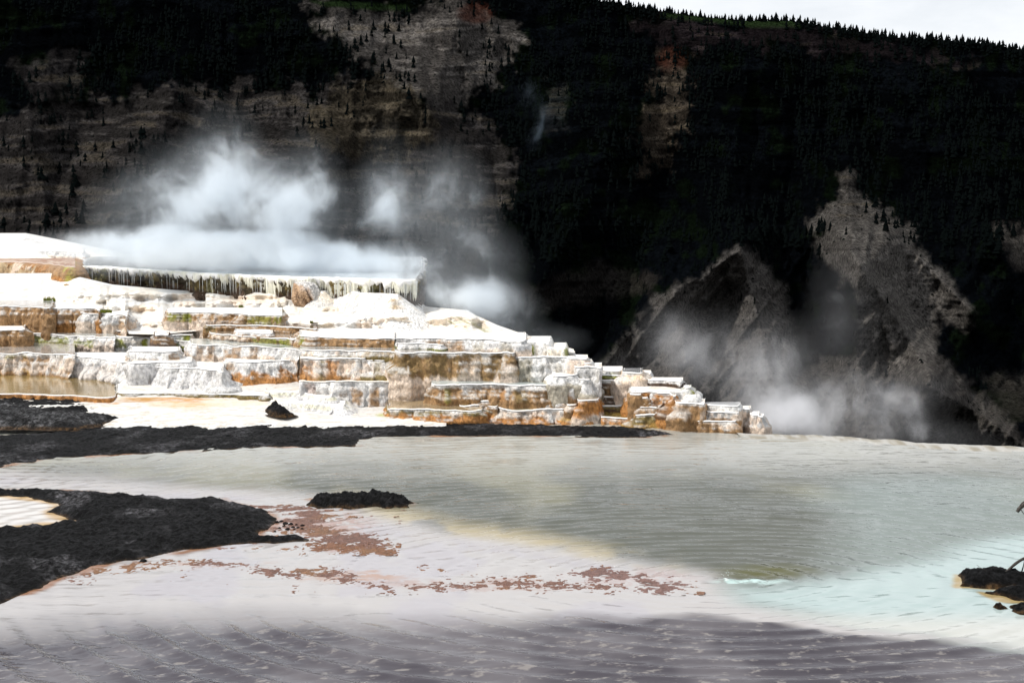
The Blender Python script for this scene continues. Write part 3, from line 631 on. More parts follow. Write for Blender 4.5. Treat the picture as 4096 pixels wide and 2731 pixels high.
    if pool is not None:
        T0 = np.minimum(0.10/BL, 1); PT = np.array([T0+(1-T0)*f for f in np.linspace(0, 1, 8)])
        PY_ = Ys[None]+BL[None]*PT; PX_ = Xs[None]*PY_/Ys[None]
        pc = np.zeros(PX_.shape+(3,)); pc[:] = pool; pc = mixc(pc, np.array(pool)*0.55, sst(.42, .62, fbm(PX_*1.2, PY_*.7, 5, seed+12, 4))*.7)
        sheet('pool', PX_, PY_, np.full(PX_.shape, zt+0.004), M_basin, pc, parent=root)
    loc = np.array(root.location)
    for ch in root.children: ch.location = -root.location
    INFO[key] = dict(z=zt, h=h, d=float(Ys.min()), X=Xs, Y=Ys, nx=nx, ny=ny, root=root, YB=YB)
    return root
S = slab
MB = ['white apron']
# --- the gently rising white apron at the foot
AX, AY = np.meshgrid(np.arange(-600, 1790, 5.0), np.linspace(0, 1, 110)); top = np.interp(AX, [-600, 200, 900, 1400, 1790], [1500, 1490, 1490, 1520, 1600]); bot = np.interp(AX, [-600, 300, 1500, 1790], [1760, 1745, 1712, 1705])
AYp = bot + (top-bot)*AY; wx, wy = on_plane(AX, AYp, z_ap(AYp)); nA = fbm(wx*1.2, wy*1.2, 0, 301, 5, .6); nB = fbm(wx*0.7, wy*7, 2, 303, 4, .6)
apc = np.where(AX > 1300, .75-.53*sst(1330, 1440, AX), .36+.39*sst(440, 520, AX)); AZ0 = np.minimum(z_ap(AYp), np.maximum(apc, .14)); wx, wy = on_plane(AX, AYp, AZ0)
az = AZ0 + (nA-.5)*0.03 + (nB-.5)*0.035*sst(1680, 1600, AYp); az = np.where(AYp > 1690, az-0.16*sst(1690, 1712, AYp), az)
ac = np.zeros(AX.shape+(3,)); ac[:] = (.62, .61, .59); ac = mixc(ac, CR, sst(.5, .65, nB)*.5); ac = mixc(ac, (.42, .36, .28), sst(.56, .66, fbm(wx*2.5, wy*16, 3, 306, 4, .65))*.6)
def blob(cx, cy_, rx_, ry_): return sst(1.15, .45, np.hypot((AX-cx+(nA-.5)*90)/rx_, (AYp-cy_+(nB-.5)*26)/ry_))
for b_ in [(760, 1620, 170, 17, (.72, .40, .20), .95), (700, 1600, 210, 11, (.50, .24, .05), .9), (560, 1597, 110, 12, (.42, .22, .05), .95), (950, 1612, 160, 20, (.80, .58, .42), .6), (470, 1612, 40, 8, (.5, .25, .07), .8), (430, 1590, 160, 8, (.7, .4, .2), .7), (1330, 1640, 120, 25, (.72, .70, .55), .5), (1540, 1660, 40, 9, (.4, .4, .1), .8)]:
    ac = mixc(ac, b_[4], blob(*b_[:4])*b_[5]*(0.5+.5*sst(.4, .6, fbm(wx*4, wy*12, 1, 305, 3))))
tag(sheet('travertine_apron', wx, wy, az, M_tread, ac), kind='structure')

P_BRO = (PK, BR, OR, .45, .35)
# ---- lowest fronts, right
S('c10', [(1551, 1641), (1700, 1638), (1870, 1643), (1928, 1646)], 1850, 1686, .13, 'lowest brown and orange ledge holding the long tan pool, behind the crust bar', flare=.4, yback=1596, pal=(PK, OL, OR, .5, .55), tread=CR, pool=(.36, .27, .16), rimw=.12)
S('c9', [(1836, 1623), (1920, 1622), (1985, 1625), (1992, 1632)], 1980, 1692, 'pool', 'pinkish brown corner block between the tan pool and the pale scalloped wall', flare=.35, pal=(PK, BR, OR, .5, .3), yback=1606, pool=(.45, .38, .2))
S('c8', [(1992, 1642), (2140, 1639), (2250, 1636), (2264, 1645)], 2100, 1696, 'pool', 'pale lower wall stained orange at its foot, just above the black crust bar', flare=.42, pal=(W_, PK, OR, .45, .32), stains=[(2130, 2190, .5, 1.1, OR, .8)], yback=1622, pool=(.45, .43, .30))
S('c9b', [(2262, 1648), (2300, 1646), (2336, 1647)], 2300, 1698, 'pool', 'small brown and orange step left of the bright orange block', flare=.3, pal=(PK, AM, OR, .5, .4), yback=1628)
S('c1', [(2308, 1603), (2350, 1600), (2396, 1598)], 2350, 1698, 'pool', 'tall bright orange block on the shore under the big grey column', flare=.22, pal=(PK, OR, PK, .62, .3), stains=[(2305, 2360, 0, .6, OR, .85)], yback=1580, pool=(.32, .26, .2), rimw=.05)
S('c7b', [(2266, 1624), (2308, 1621)], 2290, 1646, 'c9b', 'little pale knob left of the bright orange block', flare=.2, pal=(PK, BR, BR, .3, .2))
S('r1', [(2400, 1671), (2500, 1675), (2612, 1683), (2622, 1690)], 2500, 1703, 'pool', 'low orange front wall of the amber pool that turns grey at its right end', flare=.7, pal=(PK, OR, BR, .6, .2), stains=[(2575, 2640, 0, 1, GO, .9)], yback=1640, pool=(.17, .115, .03), wl=0, rimw=.05)
S('r2', [(2540, 1666), (2640, 1662), (2766, 1667), (2772, 1674)], 2700, 1716, 'pool', 'yellow ochre wall below the dark narrow pool, right of the amber pool', flare=.45, pal=(AM, OL, AM, .45, .3), yback=1652, pool=(.08, .05, .03), rimw=.08)
S('r3', [(2776, 1686), (2860, 1683), (2925, 1684), (2945, 1690)], 2850, 1720, 'pool', 'misty brown ledge at the water between the ochre wall and the steam', flare=.15, pal=(PK, BR, BR, .4, .2), yback=1676, pool=(.16, .11, .08), rimw=.1)
S('r4', [(2700, 1613), (2760, 1611), (2812, 1614), (2822, 1622)], 2800, 1684, 'r3', 'big rounded pinkish brown block beyond the ochre wall', flare=.12, pal=(PK, BR, BR, .45, .2), yback=1600, rimw=.1)
S('r8b', [(3030, 1669), (3054, 1670)], 3045, 1722, 'pool', 'outermost thin step fading into the steam at the end of the terraces', flare=.1, pal=(GR, PK, PK, .4, .1), yback=1660)
S('r8', [(2998, 1659), (3037, 1661)], 3020, 1716, 'pool', 'second step from the right end of the terraces, half lost in steam', flare=.1, pal=(GR, PK, PK, .4, .1), yback=1650)
S('r7', [(2950, 1638), (3003, 1641)], 2980, 1704, 'pool', 'pale square tipped step left of the two steps lost in steam', flare=.1, pal=(W_, PK, PK, .5, .1), yback=1628)
S('r5', [(2824, 1649), (2900, 1650), (2958, 1654)], 2900, 1684, 'r3', 'grey pink ledge under the round white basin at the right end', flare=.08, pal=(GR, PK, BR, .5, .2), yback=1640, rimw=.15)
S('r6', [(2818, 1622), (2900, 1624), (2960, 1627)], 2900, 1643, 'r5', 'thin round white basin rim near the steaming right end', flare=.05, pal=(W_, GR, PK, .3, .1), yback=1616, pool=(.5, .5, .5), rimw=.3)
S('r10', [(2400, 1625), (2470, 1623), (2545, 1627), (2556, 1634)], 2480, 1646, 'r1', 'thin amber shelf at the back of the amber pool', flare=.3, pal=(AM, OL, DK, .5, .3), yback=1612)
S('r11', [(2545, 1629), (2600, 1627), (2645, 1631)], 2600, 1655, 'r2', 'small pinkish ledge standing over the dark narrow pool', flare=.15, pal=(PK, BR, BR, .45, .2), yback=1616)
S('r9', [(2520, 1574), (2600, 1571), (2680, 1576), (2706, 1590)], 2640, 1652, 'r2', 'dark orange flowing wall under the flat white top, left of the round pinkish block', flare=.25, pal=(BR, OR, OR, .55, .35), stains=[(2600, 2680, .45, 1.1, DK, .8)], yback=1560, rimw=.04)
S('r12', [(2402, 1590), (2460, 1588), (2525, 1590)], 2460, 1617, 'r10', 'dark brown ledge right of the grey column, just over the amber shelf', flare=.1, pal=(BR, DK, DK, .5, .3), yback=1578)
for i, (xa, xc_, y0, y1, d_) in enumerate([(2545, 2602, 1607, 1626, 'bottom'), (2535, 2592, 1592, 1606, 'middle'), (2518, 2566, 1578, 1591, 'top')]):
    S('rs%d' % i, [(xa, y0), ((xa+xc_)/2, y0-1), (xc_, y0+1)], (xa+xc_)/2, y1, ('r11', 'rs0', 'rs1')[i], '%s tread of the little brown staircase left of the dark orange wall' % d_, flare=.2, pal=(PK, BR, BR, .55, .2), yback=y0-14, res=.03)
S('r13', [(2402, 1529), (2460, 1527), (2519, 1529)], 2470, 1583, 'r12', 'dark brown barrel shaped terrace right of the grey column', flare=.05, pal=(BR, DK, BR, .5, .2), stains=[(2400, 2440, .35, .8, MO, .5)], yback=1514, rimw=.10)
S('r14', [(2404, 1503), (2440, 1501), (2484, 1505)], 2450, 1521, 'r13', 'dark green mossy ledge on the brown barrel terrace', flare=.05, pal=(OL, MO, DK, .5, .2), yback=1492, rimw=.15)
S('r15', [(2408, 1485), (2450, 1483), (2490, 1484)], 2450, 1497, 'r14', 'white ledge spotted yellow green above the dark mossy ledge', flare=.05, pal=(W_, MO, W_, .38, 0), yback=1470, rimw=.3)
S('r18', [(2735, 1554), (2764, 1553)], 2750, 1594, 'r4', 'white block with green patches at the corner of the flat white top', flare=.3, pal=(W_, MO, W_, .35, 0), yback=1545)
S('r18b', [(2520, 1562), (2640, 1566), (2745, 1571)], 2700, 1576, 'r9', 'broad flat white top shelf over the dark orange wall', flare=.3, pal=(W_, CR, W_, .3, 0), yback=1538, rimw=.3)
S('r20', [(2755, 1590), (2785, 1592)], 2780, 1612, 'r4', 'short white slope running down behind the round pinkish block', flare=1.2, prof='round', pal=(W_, GR, W_, .3, 0), yback=1570)
S('r16', [(2490, 1494), (2530, 1492), (2570, 1495)], 2530, 1540, 'r18b', 'pinkish white curtain wall in the middle of the right flank', flare=.15, pal=(W_, PE, PK, .5, .2), yback=1480, pool=(.3, .3, .3))
S('r16b', [(2568, 1496), (2604, 1498)], 2590, 1520, 'r18b', 'small pinkish end piece beside the pinkish white curtain', flare=.1, pal=(PK, W_, PK, .5, .1), yback=1486)
S('r17', [(2572, 1522), (2660, 1523), (2724, 1530), (2732, 1536)], 2680, 1547, 'r18b', 'white shelf fringed underneath with dark green algae drips', flare=-.15, pal=(W_, MO, DK, .15, .5), yback=1514, rimw=.4)
# ---- middle rows
S('c7', [(1905, 1607), (1991, 1604), (2150, 1605), (2252, 1605), (2264, 1612)], 2150, 1632, 'c8', 'narrow scalloped brown and white ledge just above the pale orange stained wall', flare=.1, pal=(W_, BR, BR, .5, .3), yback=1590, rimw=.25)
S('c11', [(1190, 1529), (1280, 1528), (1575, 1530), (1606, 1534), (1614, 1540)], 1450, 1597, 'c10', 'long white knobbly wall with brown pits over the tan pool', flare=.12, pal=(W_, GR, W_, .4, 0), stains=[(1350, 1395, .55, 1.0, BR, .9), (1412, 1445, .45, 1.1, BR, .95), (1482, 1510, .5, 1.1, BR, .95), (1560, 1612, .5, 1.1, (.38, .25, .18), .9), (1225, 1290, .3, .8, (.35, .18, .1), .5)], yback=1508, wl=0, tread=CR)
S('c12', [(1566, 1479), (1600, 1477), (1630, 1478)], 1605, 1553, 'c10', 'dark rust coloured block standing between the white knobbly wall and the brown drapery', flare=.04, pal=(OR, DK, DK, .5, .3), yback=1470, rimw=.08)
S('c6', [(1636, 1499), (1720, 1495), (1824, 1499), (1832, 1506)], 1700, 1572, 'c10', 'pale yellow and white basin wall below the big brown drapery', flare=.15, pal=(W_, (.5, .48, .2), BR, .35, .15), yback=1483, pool=(.6, .66, .64), rimw=.2)
S('c5', [(1726, 1540), (1800, 1538), (1912, 1539), (2050, 1543), (2290, 1543), (2308, 1553)], 2150, 1604, 'c7', 'long white capped wall with brown columns crossing the middle of the terraces', flare=.1, pal=(W_, BR, BR, .50, .35), stains=[(1960, 2060, .25, 1.1, BR, .8), (2000, 2030, .2, .9, OR, .5), (2190, 2305, .3, 1.1, BR, .9), (2060, 2110, .3, 1.1, OL, .7), (1780, 1800, .2, 1, MO, .6), (1830, 1850, .2, 1, BR, .9)], yback=1518, pool=(.50, .56, .55), rimw=.25)
S('c4', [(1580, 1410), (1800, 1411), (1960, 1412), (2050, 1414), (2061, 1420)], 1950, 1523, 'c5', 'tall brown pebbled drapery wall in the middle of the terraces', flare=.05, pal=((.36, .22, .10), (.26, .17, .07), PK, .42, .12), stains=[(1940, 1965, 0, 1, DK, .4), (2010, 2062, .4, 1.1, PK, .8), (1850, 1930, .3, 1.1, PK, .6)], yback=1394, pool=(.30, .27, .24), rimw=.04, amp=.8)
S('c3c', [(2316, 1518), (2361, 1519)], 2340, 1592, 'c1', 'grey white cascade lobe beside the big grey column', flare=.28, pal=(GR, W_, GO, .5, .2), yback=1508)
S('c3b', [(2205, 1507), (2260, 1504), (2316, 1503)], 2260, 1546, 'c5', 'grey white stepped lobe at the foot of the grey streaked wall', flare=.55, pal=(GR, W_, GO, .5, .2), yback=1490)
S('c3', [(2058, 1433), (2170, 1431), (2290, 1431), (2300, 1437)], 2130, 1527, 'c5', 'wide grey streaked wall between the brown drapery and the big grey column', flare=.12, pal=(GO, W_, GO, .48, .15), stains=[(2055, 2130, 0, 1, (.25, .22, .15), .8)], yback=1410, rimw=.04)  # dark left band is the brown drapery's cast shadow, painted on
S('c2', [(2296, 1472), (2350, 1470), (2398, 1472), (2408, 1480)], 2380, 1625, .36, 'big plain grey column at the corner over the bright orange block', flare=-.02, pal=(GO, GR, (.24, .22, .17), .45, .3), yback=1456, rimw=.03, amp=.8)
S('c12b', [(1540, 1443), (1600, 1441), (1618, 1446)], 1590, 1470, 'c12', 'small stepped shoulder above the dark rust coloured block', flare=.5, pal=(PK, W_, BR, .5, .3), yback=1430)
S('c13c', [(1455, 1443), (1500, 1440), (1545, 1443)], 1500, 1516, 'c11', 'brownish green cleft lobe left of the dark rust coloured block', flare=.4, pal=(PK, W_, OL, .4, .2), stains=[(1495, 1520, 0, 1, OL, .8)], yback=1428)
S('c13b', [(1195, 1437), (1370, 1432), (1462, 1439)], 1330, 1518, 'c11', 'broad pinkish white sloping wall dabbed with rust, left of the brown drapery', flare=.45, pal=(W_, PK, BR, .5, .15), stains=[(1310, 1350, .2, 1.1, OR, .85), (1185, 1250, .5, 1.1, OR, .8), (1280, 1292, .1, 1, OL, .9), (1425, 1450, .75, 1.1, BR, .9)], yback=1420, wr=1, wl=0)
S('c13', [(1195, 1398), (1400, 1401), (1592, 1409)], 1450, 1428, 'c13b', 'upper band of the pinkish white slope under the long grey pool', flare=.4, pal=(W_, PK, OL, .4, .1), stains=[(1460, 1600, .1, 1, OL, .6)], yback=1372, pool=(.42, .44, .43), wl=0, wr=0)
S('c14', [(904, 1444), (990, 1450), (1125, 1444), (1215, 1441)], 1050, 1531, 'apron', 'sloping wall white above and bright rust orange at its foot', flare=.4, pal=(W_, GR, OR, .35, .48), stains=[(905, 950, 0, .6, BR, .8), (970, 1165, .55, 1.1, OR, .95)], yback=1426, wr=0)
S('c15', [(764, 1382), (900, 1382), (1100, 1389), (1205, 1398)], 900, 1427, 'c14', 'white wall with brown upright smudges just above the rust footed wall', flare=.2, pal=(W_, GR, PK, .35, .1), stains=[(790, 815, .1, .7, BR, .8), (838, 860, .1, .9, BR, .85), (890, 912, .3, 1.1, BR, .85), (930, 965, .2, 1.1, BR, .85), (1000, 1022, .1, 1.1, BR, .85)], yback=1362, pool=(.50, .55, .53), wr=0)
# ---- lower left
S('l0', [(-200, 1577), (120, 1577), (270, 1582), (400, 1592), (465, 1590)], 200, 1584, 'apron', 'thin white rim of the amber pool above the dark crust shelf', flare=.5, pal=(W_, CR, OR, .3, .2), yback=1490, pool=(.27, .19, .075), wl=0, lip=.012)
S('c20', [(468, 1573), (700, 1573), (1040, 1583), (1076, 1590)], 800, 1589, 'apron', 'thin grey olive step running across the white apron above its orange patch', flare=.6, pal=(GR, OL, OL, .5, .3), yback=1540, tn=.04)
S('c19', [(742, 1531), (830, 1533), (936, 1541)], 850, 1560, 'c20', 'low grey step at the foot of the broad white bulging wall', flare=.6, pal=(GR, W_, OL, .4, .4), yback=1515)
S('l2', [(280, 1424), (420, 1437), (560, 1462), (650, 1473), (870, 1480), (892, 1496)], 700, 1552, 'apron', 'broad white and pale grey bulging wall at centre left', flare=.55, pal=(W_, GR, GR, .45, .1), stains=[(290, 460, .4, 1.1, PK, .4), (560, 600, .7, 1.1, BR, .4)], yback=1415, wl=0)
S('l1', [(-200, 1413), (70, 1413), (210, 1414), (300, 1426)], 150, 1501, 'l0', 'pink and white wall with a brown stain over the amber pool at far left', flare=.3, pal=(W_, PK, BR, .55, .2), stains=[(65, 205, 0, .6, BR, .9), (60, 140, .7, 1.1, AM, .8), (280, 520, .75, 1.1, OR, .7), (0, 130, 0, .15, MO, .6)], yback=1370, wl=0, wr=0, pool=(.42, .38, .34))
S('l3', [(518, 1453), (640, 1449), (766, 1453)], 640, 1468, 'l2', 'small white tier on top of the broad bulging wall', flare=.4, pal=(W_, GR, GR, .4, .1), yback=1430)
S('l5', [(868, 1485), (950, 1495), (960, 1500)], 920, 1510, 'c19', 'low brown ledge beside the rust footed wall', flare=.6, pal=(PK, BR, BR, .5, .3), yback=1470)
S('l4', [(898, 1505), (940, 1502), (974, 1503), (981, 1512)], 940, 1538, 'c20', 'small white block just left of the rust orange foot', flare=.3, pal=(W_, GR, PK, .3, .1), yback=1490)
S('c16', [(518, 1408), (600, 1407), (719, 1407)], 690, 1437, 'l3', 'white ledge whose right end is brown, left of centre', flare=.15, pal=(W_, GR, PK, .3, .1), stains=[(665, 722, .2, 1, BR, .8)], yback=1392)
for i, (pts, xb_, yb_, lb) in enumerate([([(1085, 1613), (1250, 1613), (1360, 1621), (1378, 1632)], 1250, 1640, 'lower pale yellowish step of the white apron beside the black wedge'), ([(1065, 1566), (1200, 1571), (1290, 1586), (1325, 1598)], 1200, 1592, 'upper pale yellowish step of the white apron right of the black wedge')]):
    S('ap%d' % i, pts, xb_, yb_, 'apron' if i == 0 else 'ap0', lb, flare=1.5, prof='slope', pal=(W_, (.66, .64, .5), GR, .4, .2), yback=pts[0][1]-30, tn=.05)
# ---- upper rows, right
S('u18c', [(2268, 1437), (2310, 1436), (2351, 1439)], 2320, 1466, 'c2', 'small white pink lipped step above the grey column', flare=.5, pal=(W_, PK, W_, .4, 0), yback=1424)
S('u18d', [(2330, 1453), (2367, 1455)], 2350, 1468, 'c2', 'lowest small white step at the back of the grey column', flare=.4, pal=(W_, PK, W_, .3, 0), yback=1442)
S('u18b', [(2195, 1392), (2235, 1391), (2262, 1394)], 2230, 1421, 'c3', 'cream white rounded flow with a green tip on the right shoulder', flare=.45, prof='round', pal=(CR, W_, CR, .4, 0), stains=[(2256, 2275, .1, 1, MO, .9), (2195, 2212, .6, 1.1, OL, .7)], yback=1376, amp=.4)
S('u18', [(2103, 1372), (2150, 1369), (2200, 1373)], 2150, 1416, 'c3', 'cream flow with a dark green mossy left edge on the right shoulder', flare=.35, prof='round', pal=(CR, W_, CR, .4, 0), stains=[(2098, 2132, 0, 1.1, MO, 1)], yback=1350, amp=.4)
S('u17b', [(1590, 1377), (1680, 1375), (1766, 1378), (1775, 1384)], 1680, 1398, 'c4', 'low white step in front of the white and brown band on the right', flare=.2, pal=(W_, GR, MO, .3, .15), yback=1362)
S('u17', [(1580, 1356), (1800, 1358), (1950, 1362), (2103, 1371)], 1900, 1402, 'c4', 'long white and brown band above the tall brown drapery', flare=.15, pal=(W_, GR, PK, .4, .1), stains=[(1700, 1760, .1, .9, BR, .7), (1760, 1850, .1, .9, BR, .9), (1890, 1930, .3, 1, GO, .8), (2010, 2040, .4, 1, GO, .8)], yback=1335, wl=0, rimw=.2)
S('u16', [(1200, 1347), (1375, 1350), (1584, 1354)], 1400, 1386, 'c13', 'long brown grey wall standing over the long grey pool', flare=.1, pal=(PK, BR, BR, .6, .3), stains=[(1200, 1226, 0, 1, MO, .9)], yback=1320, wr=0, rimw=.06)
# ---- upper rows, left and centre
S('u6', [(655, 1366), (710, 1363), (768, 1368)], 710, 1391, 'l1', 'small pool edge with a dark green face left of the brown smudged wall', flare=.1, pal=(W_, MO, MO, .5, .4), yback=1352, pool=(.55, .6, .58), rimw=.2)
S('u1', [(86, 1334), (200, 1338), (370, 1347), (466, 1351)], 300, 1377, 'l1', 'white ledge with a long bright green algae band at left', flare=.1, pal=(W_, GR, PK, .3, .1), stains=[(92, 190, .35, 1.1, MO, .95), (195, 280, .3, 1.1, MO, .95), (290, 370, .35, 1.1, MO, .85), (380, 460, .5, 1.1, PK, .7)], yback=1312, pool=(.60, .64, .62), rimw=.3, wr=0)
S('u2', [(464, 1352), (540, 1350), (620, 1351), (636, 1362)], 560, 1384, 'l1', 'white ledge painted with dark green upright stripes', flare=.1, pal=(CR, W_, CR, .4, 0), stains=[(468, 505, .3, 1.1, MO, .95), (511, 524, .3, 1.1, MO, .95), (532, 541, .3, 1.1, OL, .95), (547, 553, .3, 1.1, MO, .95), (558, 565, .3, 1.1, MO, .95), (571, 576, .3, 1.1, OL, .95), (582, 590, .3, 1.1, MO, .95)], yback=1330, rimw=.2)
S('u3', [(-200, 1322), (40, 1321), (100, 1323)], 40, 1353, 'u1', 'rough brown wall at the left edge behind the green banded ledge', flare=.1, pal=(PK, BR, BR, .6, .3), yback=1302, wl=0, rimw=.08)
S('u4b', [(618, 1342), (650, 1340), (674, 1342)], 650, 1379, 'u6', 'dark brown column right of the green striped ledge', flare=.1, pal=(BR, DK, DK, .5, .2), yback=1328, rimw=.03)
S('u5', [(670, 1342), (720, 1341), (771, 1342)], 720, 1362, 'u6', 'white and green dappled ledge right of the dark brown column', flare=.1, pal=(W_, MO, MO, .4, .2), stains=[(672, 700, 0, 1, PK, .7)], yback=1326)
S('u4', [(466, 1325), (560, 1323), (668, 1330)], 600, 1342, 'u2', 'dark brown thin ledge above the green striped ledge', flare=.1, pal=(BR, DK, BR, .5, .2), yback=1308, rimw=.05)
S('u15', [(838, 1332), (885, 1338), (1010, 1347), (1165, 1356), (1180, 1362)], 1050, 1372, 'c15', 'dark brown ledge turning bright green along its right half', flare=.05, pal=(BR, PK, DK, .4, .1), stains=[(995, 1165, .0, 1.1, MO, 1)], yback=1322, pool=(.3, .25, .2), rimw=.06)
S('u15b', [(1160, 1356), (1200, 1357), (1215, 1364)], 1190, 1381, 'c15', 'short white cascade with green streaks at the end of the green ledge', flare=.4, pal=(W_, MO, CR, .35, 0), yback=1335)
S('u14', [(940, 1328), (1010, 1331), (1090, 1338)], 1020, 1345, 'u15', 'thin pinkish ledge lying on the dark brown and green ledge', flare=.1, pal=(PK, GR, BR, .4, .3), yback=1318, res=.035)
S('u13', [(824, 1301), (860, 1300), (1035, 1304), (1200, 1312), (1268, 1321)], 1035, 1328, 'u15', 'long low brown wall below the mossy green ended terrace', flare=.08, pal=(PK, BR, BR, .65, .3), stains=[(820, 858, 0, 1, OL, .9)], yback=1288, pool=(.18, .12, .08), rimw=.05)
S('u12', [(670, 1251), (760, 1250), (860, 1252), (1000, 1257), (1118, 1262), (1124, 1268)], 900, 1291, 'u13', 'brown wall with bright green moss at both ends, under the white flow', flare=.1, pal=(PK, BR, PK, .5, .1), stains=[(670, 765, 0, 1, MO, .95), (985, 1090, .1, 1, MO, .8), (1094, 1128, 0, 1.1, MO, 1), (860, 985, .1, 1, BR, .7)], yback=1236, rimw=.12)
S('u7', [(12, 1260), (80, 1258), (130, 1259), (138, 1268)], 80, 1293, 'u3', 'left of two small pink brown blocks at the left edge', flare=.12, pal=(PK, W_, BR, .4, .2), yback=1248)
S('u7b', [(134, 1266), (170, 1265), (207, 1268)], 170, 1295, 'u3', 'right of two small pink brown blocks at the left edge', flare=.1, pal=(PK, BR, BR, .4, .2), yback=1254)
S('u10', [(318, 1254), (400, 1254), (480, 1258), (508, 1268)], 400, 1300, 'u3', 'pale grey block with a brown right end at left', flare=.1, pal=(GR, W_, PK, .4, .35), stains=[(465, 510, .1, 1.1, BR, .85)], yback=1240)
S('u9', [(198, 1235), (300, 1234), (390, 1236), (400, 1242)], 280, 1297, 'u3', 'brown and orange streaked block at left between pink blocks and the pale grey one', flare=.06, pal=(PK, BR, OR, .5, .25), stains=[(260, 320, 0, 1, BR, .8)], yback=1222, rimw=.1)
S('u8', [(-200, 1225), (100, 1225), (208, 1233)], 100, 1263, 'u7', 'pinkish brown wall at the left edge above the two small blocks', flare=.1, pal=(PK, BR, BR, .5, .2), yback=1208, wl=0, rimw=.06, pool=(.5, .5, .5))
# ---- left brown mounds and the white flow below the big drapery
S('g1', [(42, 1186), (100, 1183), (176, 1186)], 110, 1213, 2.05, 'pinkish grey low wall below the brown mounds at left', flare=.3, pal=(PK, GR, BR, .4, .1), yback=1172, wl=1)
S('m1', [(-200, 1118), (60, 1114), (170, 1124), (255, 1134), (276, 1142)], 140, 1186, 2.2, 'lower brown and tan mound at the left edge', flare=.7, prof='round', pal=(AM, PK, BR, .45, .3), stains=[(-50, 170, .2, 1, (.42, .30, .18), .7), (250, 290, .2, 1.1, DK, .8)], yback=1098, wl=0, tread=(.4, .28, .2), amp=.5, rimw=0)
S('m2', [(-200, 1050), (60, 1049), (200, 1056), (272, 1064), (284, 1072)], 140, 1114, 'm1', 'upper orange brown mound beside the end of the dripping wall', flare=.8, prof='round', pal=(OR, BR, OR, .45, .3), stains=[(-50, 140, .15, .95, (.45, .34, .2), .9), (60, 130, .1, .5, PK, .8), (258, 300, .1, 1, (.38, .36, .05), .9)], yback=1040, wl=0, tread=(.3, .15, .08), amp=.6, rimw=0)
S('top', [(278, 1064), (420, 1069), (560, 1078), (800, 1094), (1000, 1103), (1200, 1109), (1400, 1115), (1600, 1120), (1655, 1121), (1680, 1111), (1694, 1095), (1702, 1074)], 700, 1162, 2.63, 'long dripping wall of the topmost terrace with dark cavities under a white fringe', flare=-.10, pal=((.05, .037, .018), OL, DK, .35, .2), stains=[(290, 420, 0, .8, (.28, .26, .09), .7), (820, 860, 0, 1, (.4, .38, .2), .6), (1440, 1500, 0, 1, (.4, .38, .2), .8)], yback=1035, pool=(.72, .77, .80), rimw=.10, below=.8, wl=0, amp=1.5, tread=(.8, .8, .8))  # near-black wall colour paints in the shade of cavities under the overhang
S('a12', [(1280, 1168), (1330, 1160), (1450, 1172), (1560, 1182), (1592, 1188)], 1450, 1228, 2.45, 'white mound with an amber lip in front of the right end of the dripping wall', flare=1.3, prof='slope', pal=(W_, CR, W_, .3, 0), stains=[(1560, 1600, .1, 1, AM, .8)], yback=1150, amp=.35, tn=.04)
S('f2', [(-300, 1004), (100, 1003), (240, 1006), (330, 1012)], 100, 1024, 'top', 'low grey white wall behind the top pool at far left', flare=.4, pal=(W_, GR, PK, .45, .2), yback=992, wl=0)
S('f1', [(-300, 950), (30, 951), (100, 954)], 30, 1002, 'f2', 'smooth white dome at the far left behind the top pool', flare=4.5, prof='slope', pal=(W_, CR, W_, .2, 0), yback=940, wl=0, amp=.3)
# ---- the smooth white flow between the dripping wall and the stepped rows
TT = INFO['top']; 
FL_LO = np.array([(-400, 1262, 48.6), (170, 1240, 48.6), (190, 1232, 48.5), (400, 1240, 47.0), (495, 1290, 45.6), (515, 1336, 44.6), (640, 1338, 44.4), (820, 1320, 44.9), (826, 1262, 46.3), (850, 1254, 46.5), (1108, 1266, 46.1), (1122, 1300, 44.6), (1190, 1322, 43.4), (1230, 1348, 41.6), (1400, 1353, 41.2), (1600, 1358, 40.6), (1950, 1366, 39.2), (2105, 1374, 38.2), (2140, 1376, 38.2), (2300, 1412, 37.6)])
FL_HI = np.array([(-400, 1096, 57), (200, 1092, 56), (285, 1118, 54), (320, 1108, 53.6), (450, 1138, 53.2), (700, 1160, 52.9), (940, 1168, 52.6), (975, 1160, 52.4), (1020, 1138, 52.3), (1080, 1128, 52.2), (1140, 1142, 52), (1200, 1165, 51.6), (1290, 1168, 51.4), (1400, 1172, 51.2), (1600, 1200, 50.7), (1690, 1222, 50.4), (1720, 1228, 49), (1870, 1240, 45.5), (1905, 1262, 44), (1990, 1300, 42), (2100, 1338, 40.4), (2190, 1362, 39.4), (2300, 1398, 38.4)])
BANDS = [(430, 640, 1222, 1248), (470, 670, 1284, 1307), (1130, 1700, 1288, 1308), (1450, 1960, 1268, 1316), (300, 1100, 1178, 1196), (700, 1140, 1206, 1230), (1880, 2150, 1350, 1366), (1200, 1500, 1236, 1250), (250, 430, 1196, 1210)]
def flow_tab(x):
    return [np.interp(x, T_[:, 0], T_[:, k]) for T_ in (FL_LO, FL_HI) for k in (1, 2)]
fx = np.arange(-380, 2296, 3.2); ft = np.linspace(0, 1, 115); FX, FT = np.meshgrid(fx, ft)
yl, dl, yh, dh = flow_tab(FX); FY = yl + (yh-yl)*FT
fn = fbm(FX*.012, FY*.03, 0, 401, 4)-.5; fw = fbm(FX*.05, FY*.12, 0, 403, 4, .6)-.5
Wt = np.ones(FX.shape); 
for x0, x1, y0, y1 in BANDS:
    yy = FY + fn*26; xx = FX + fw*60
    Wt *= 1-0.93*sst(-12, 12, xx-x0)*sst(-12, 12, x1-xx)*sst(-4, 4, yy-y0)*sst(-4, 4, y1-yy)
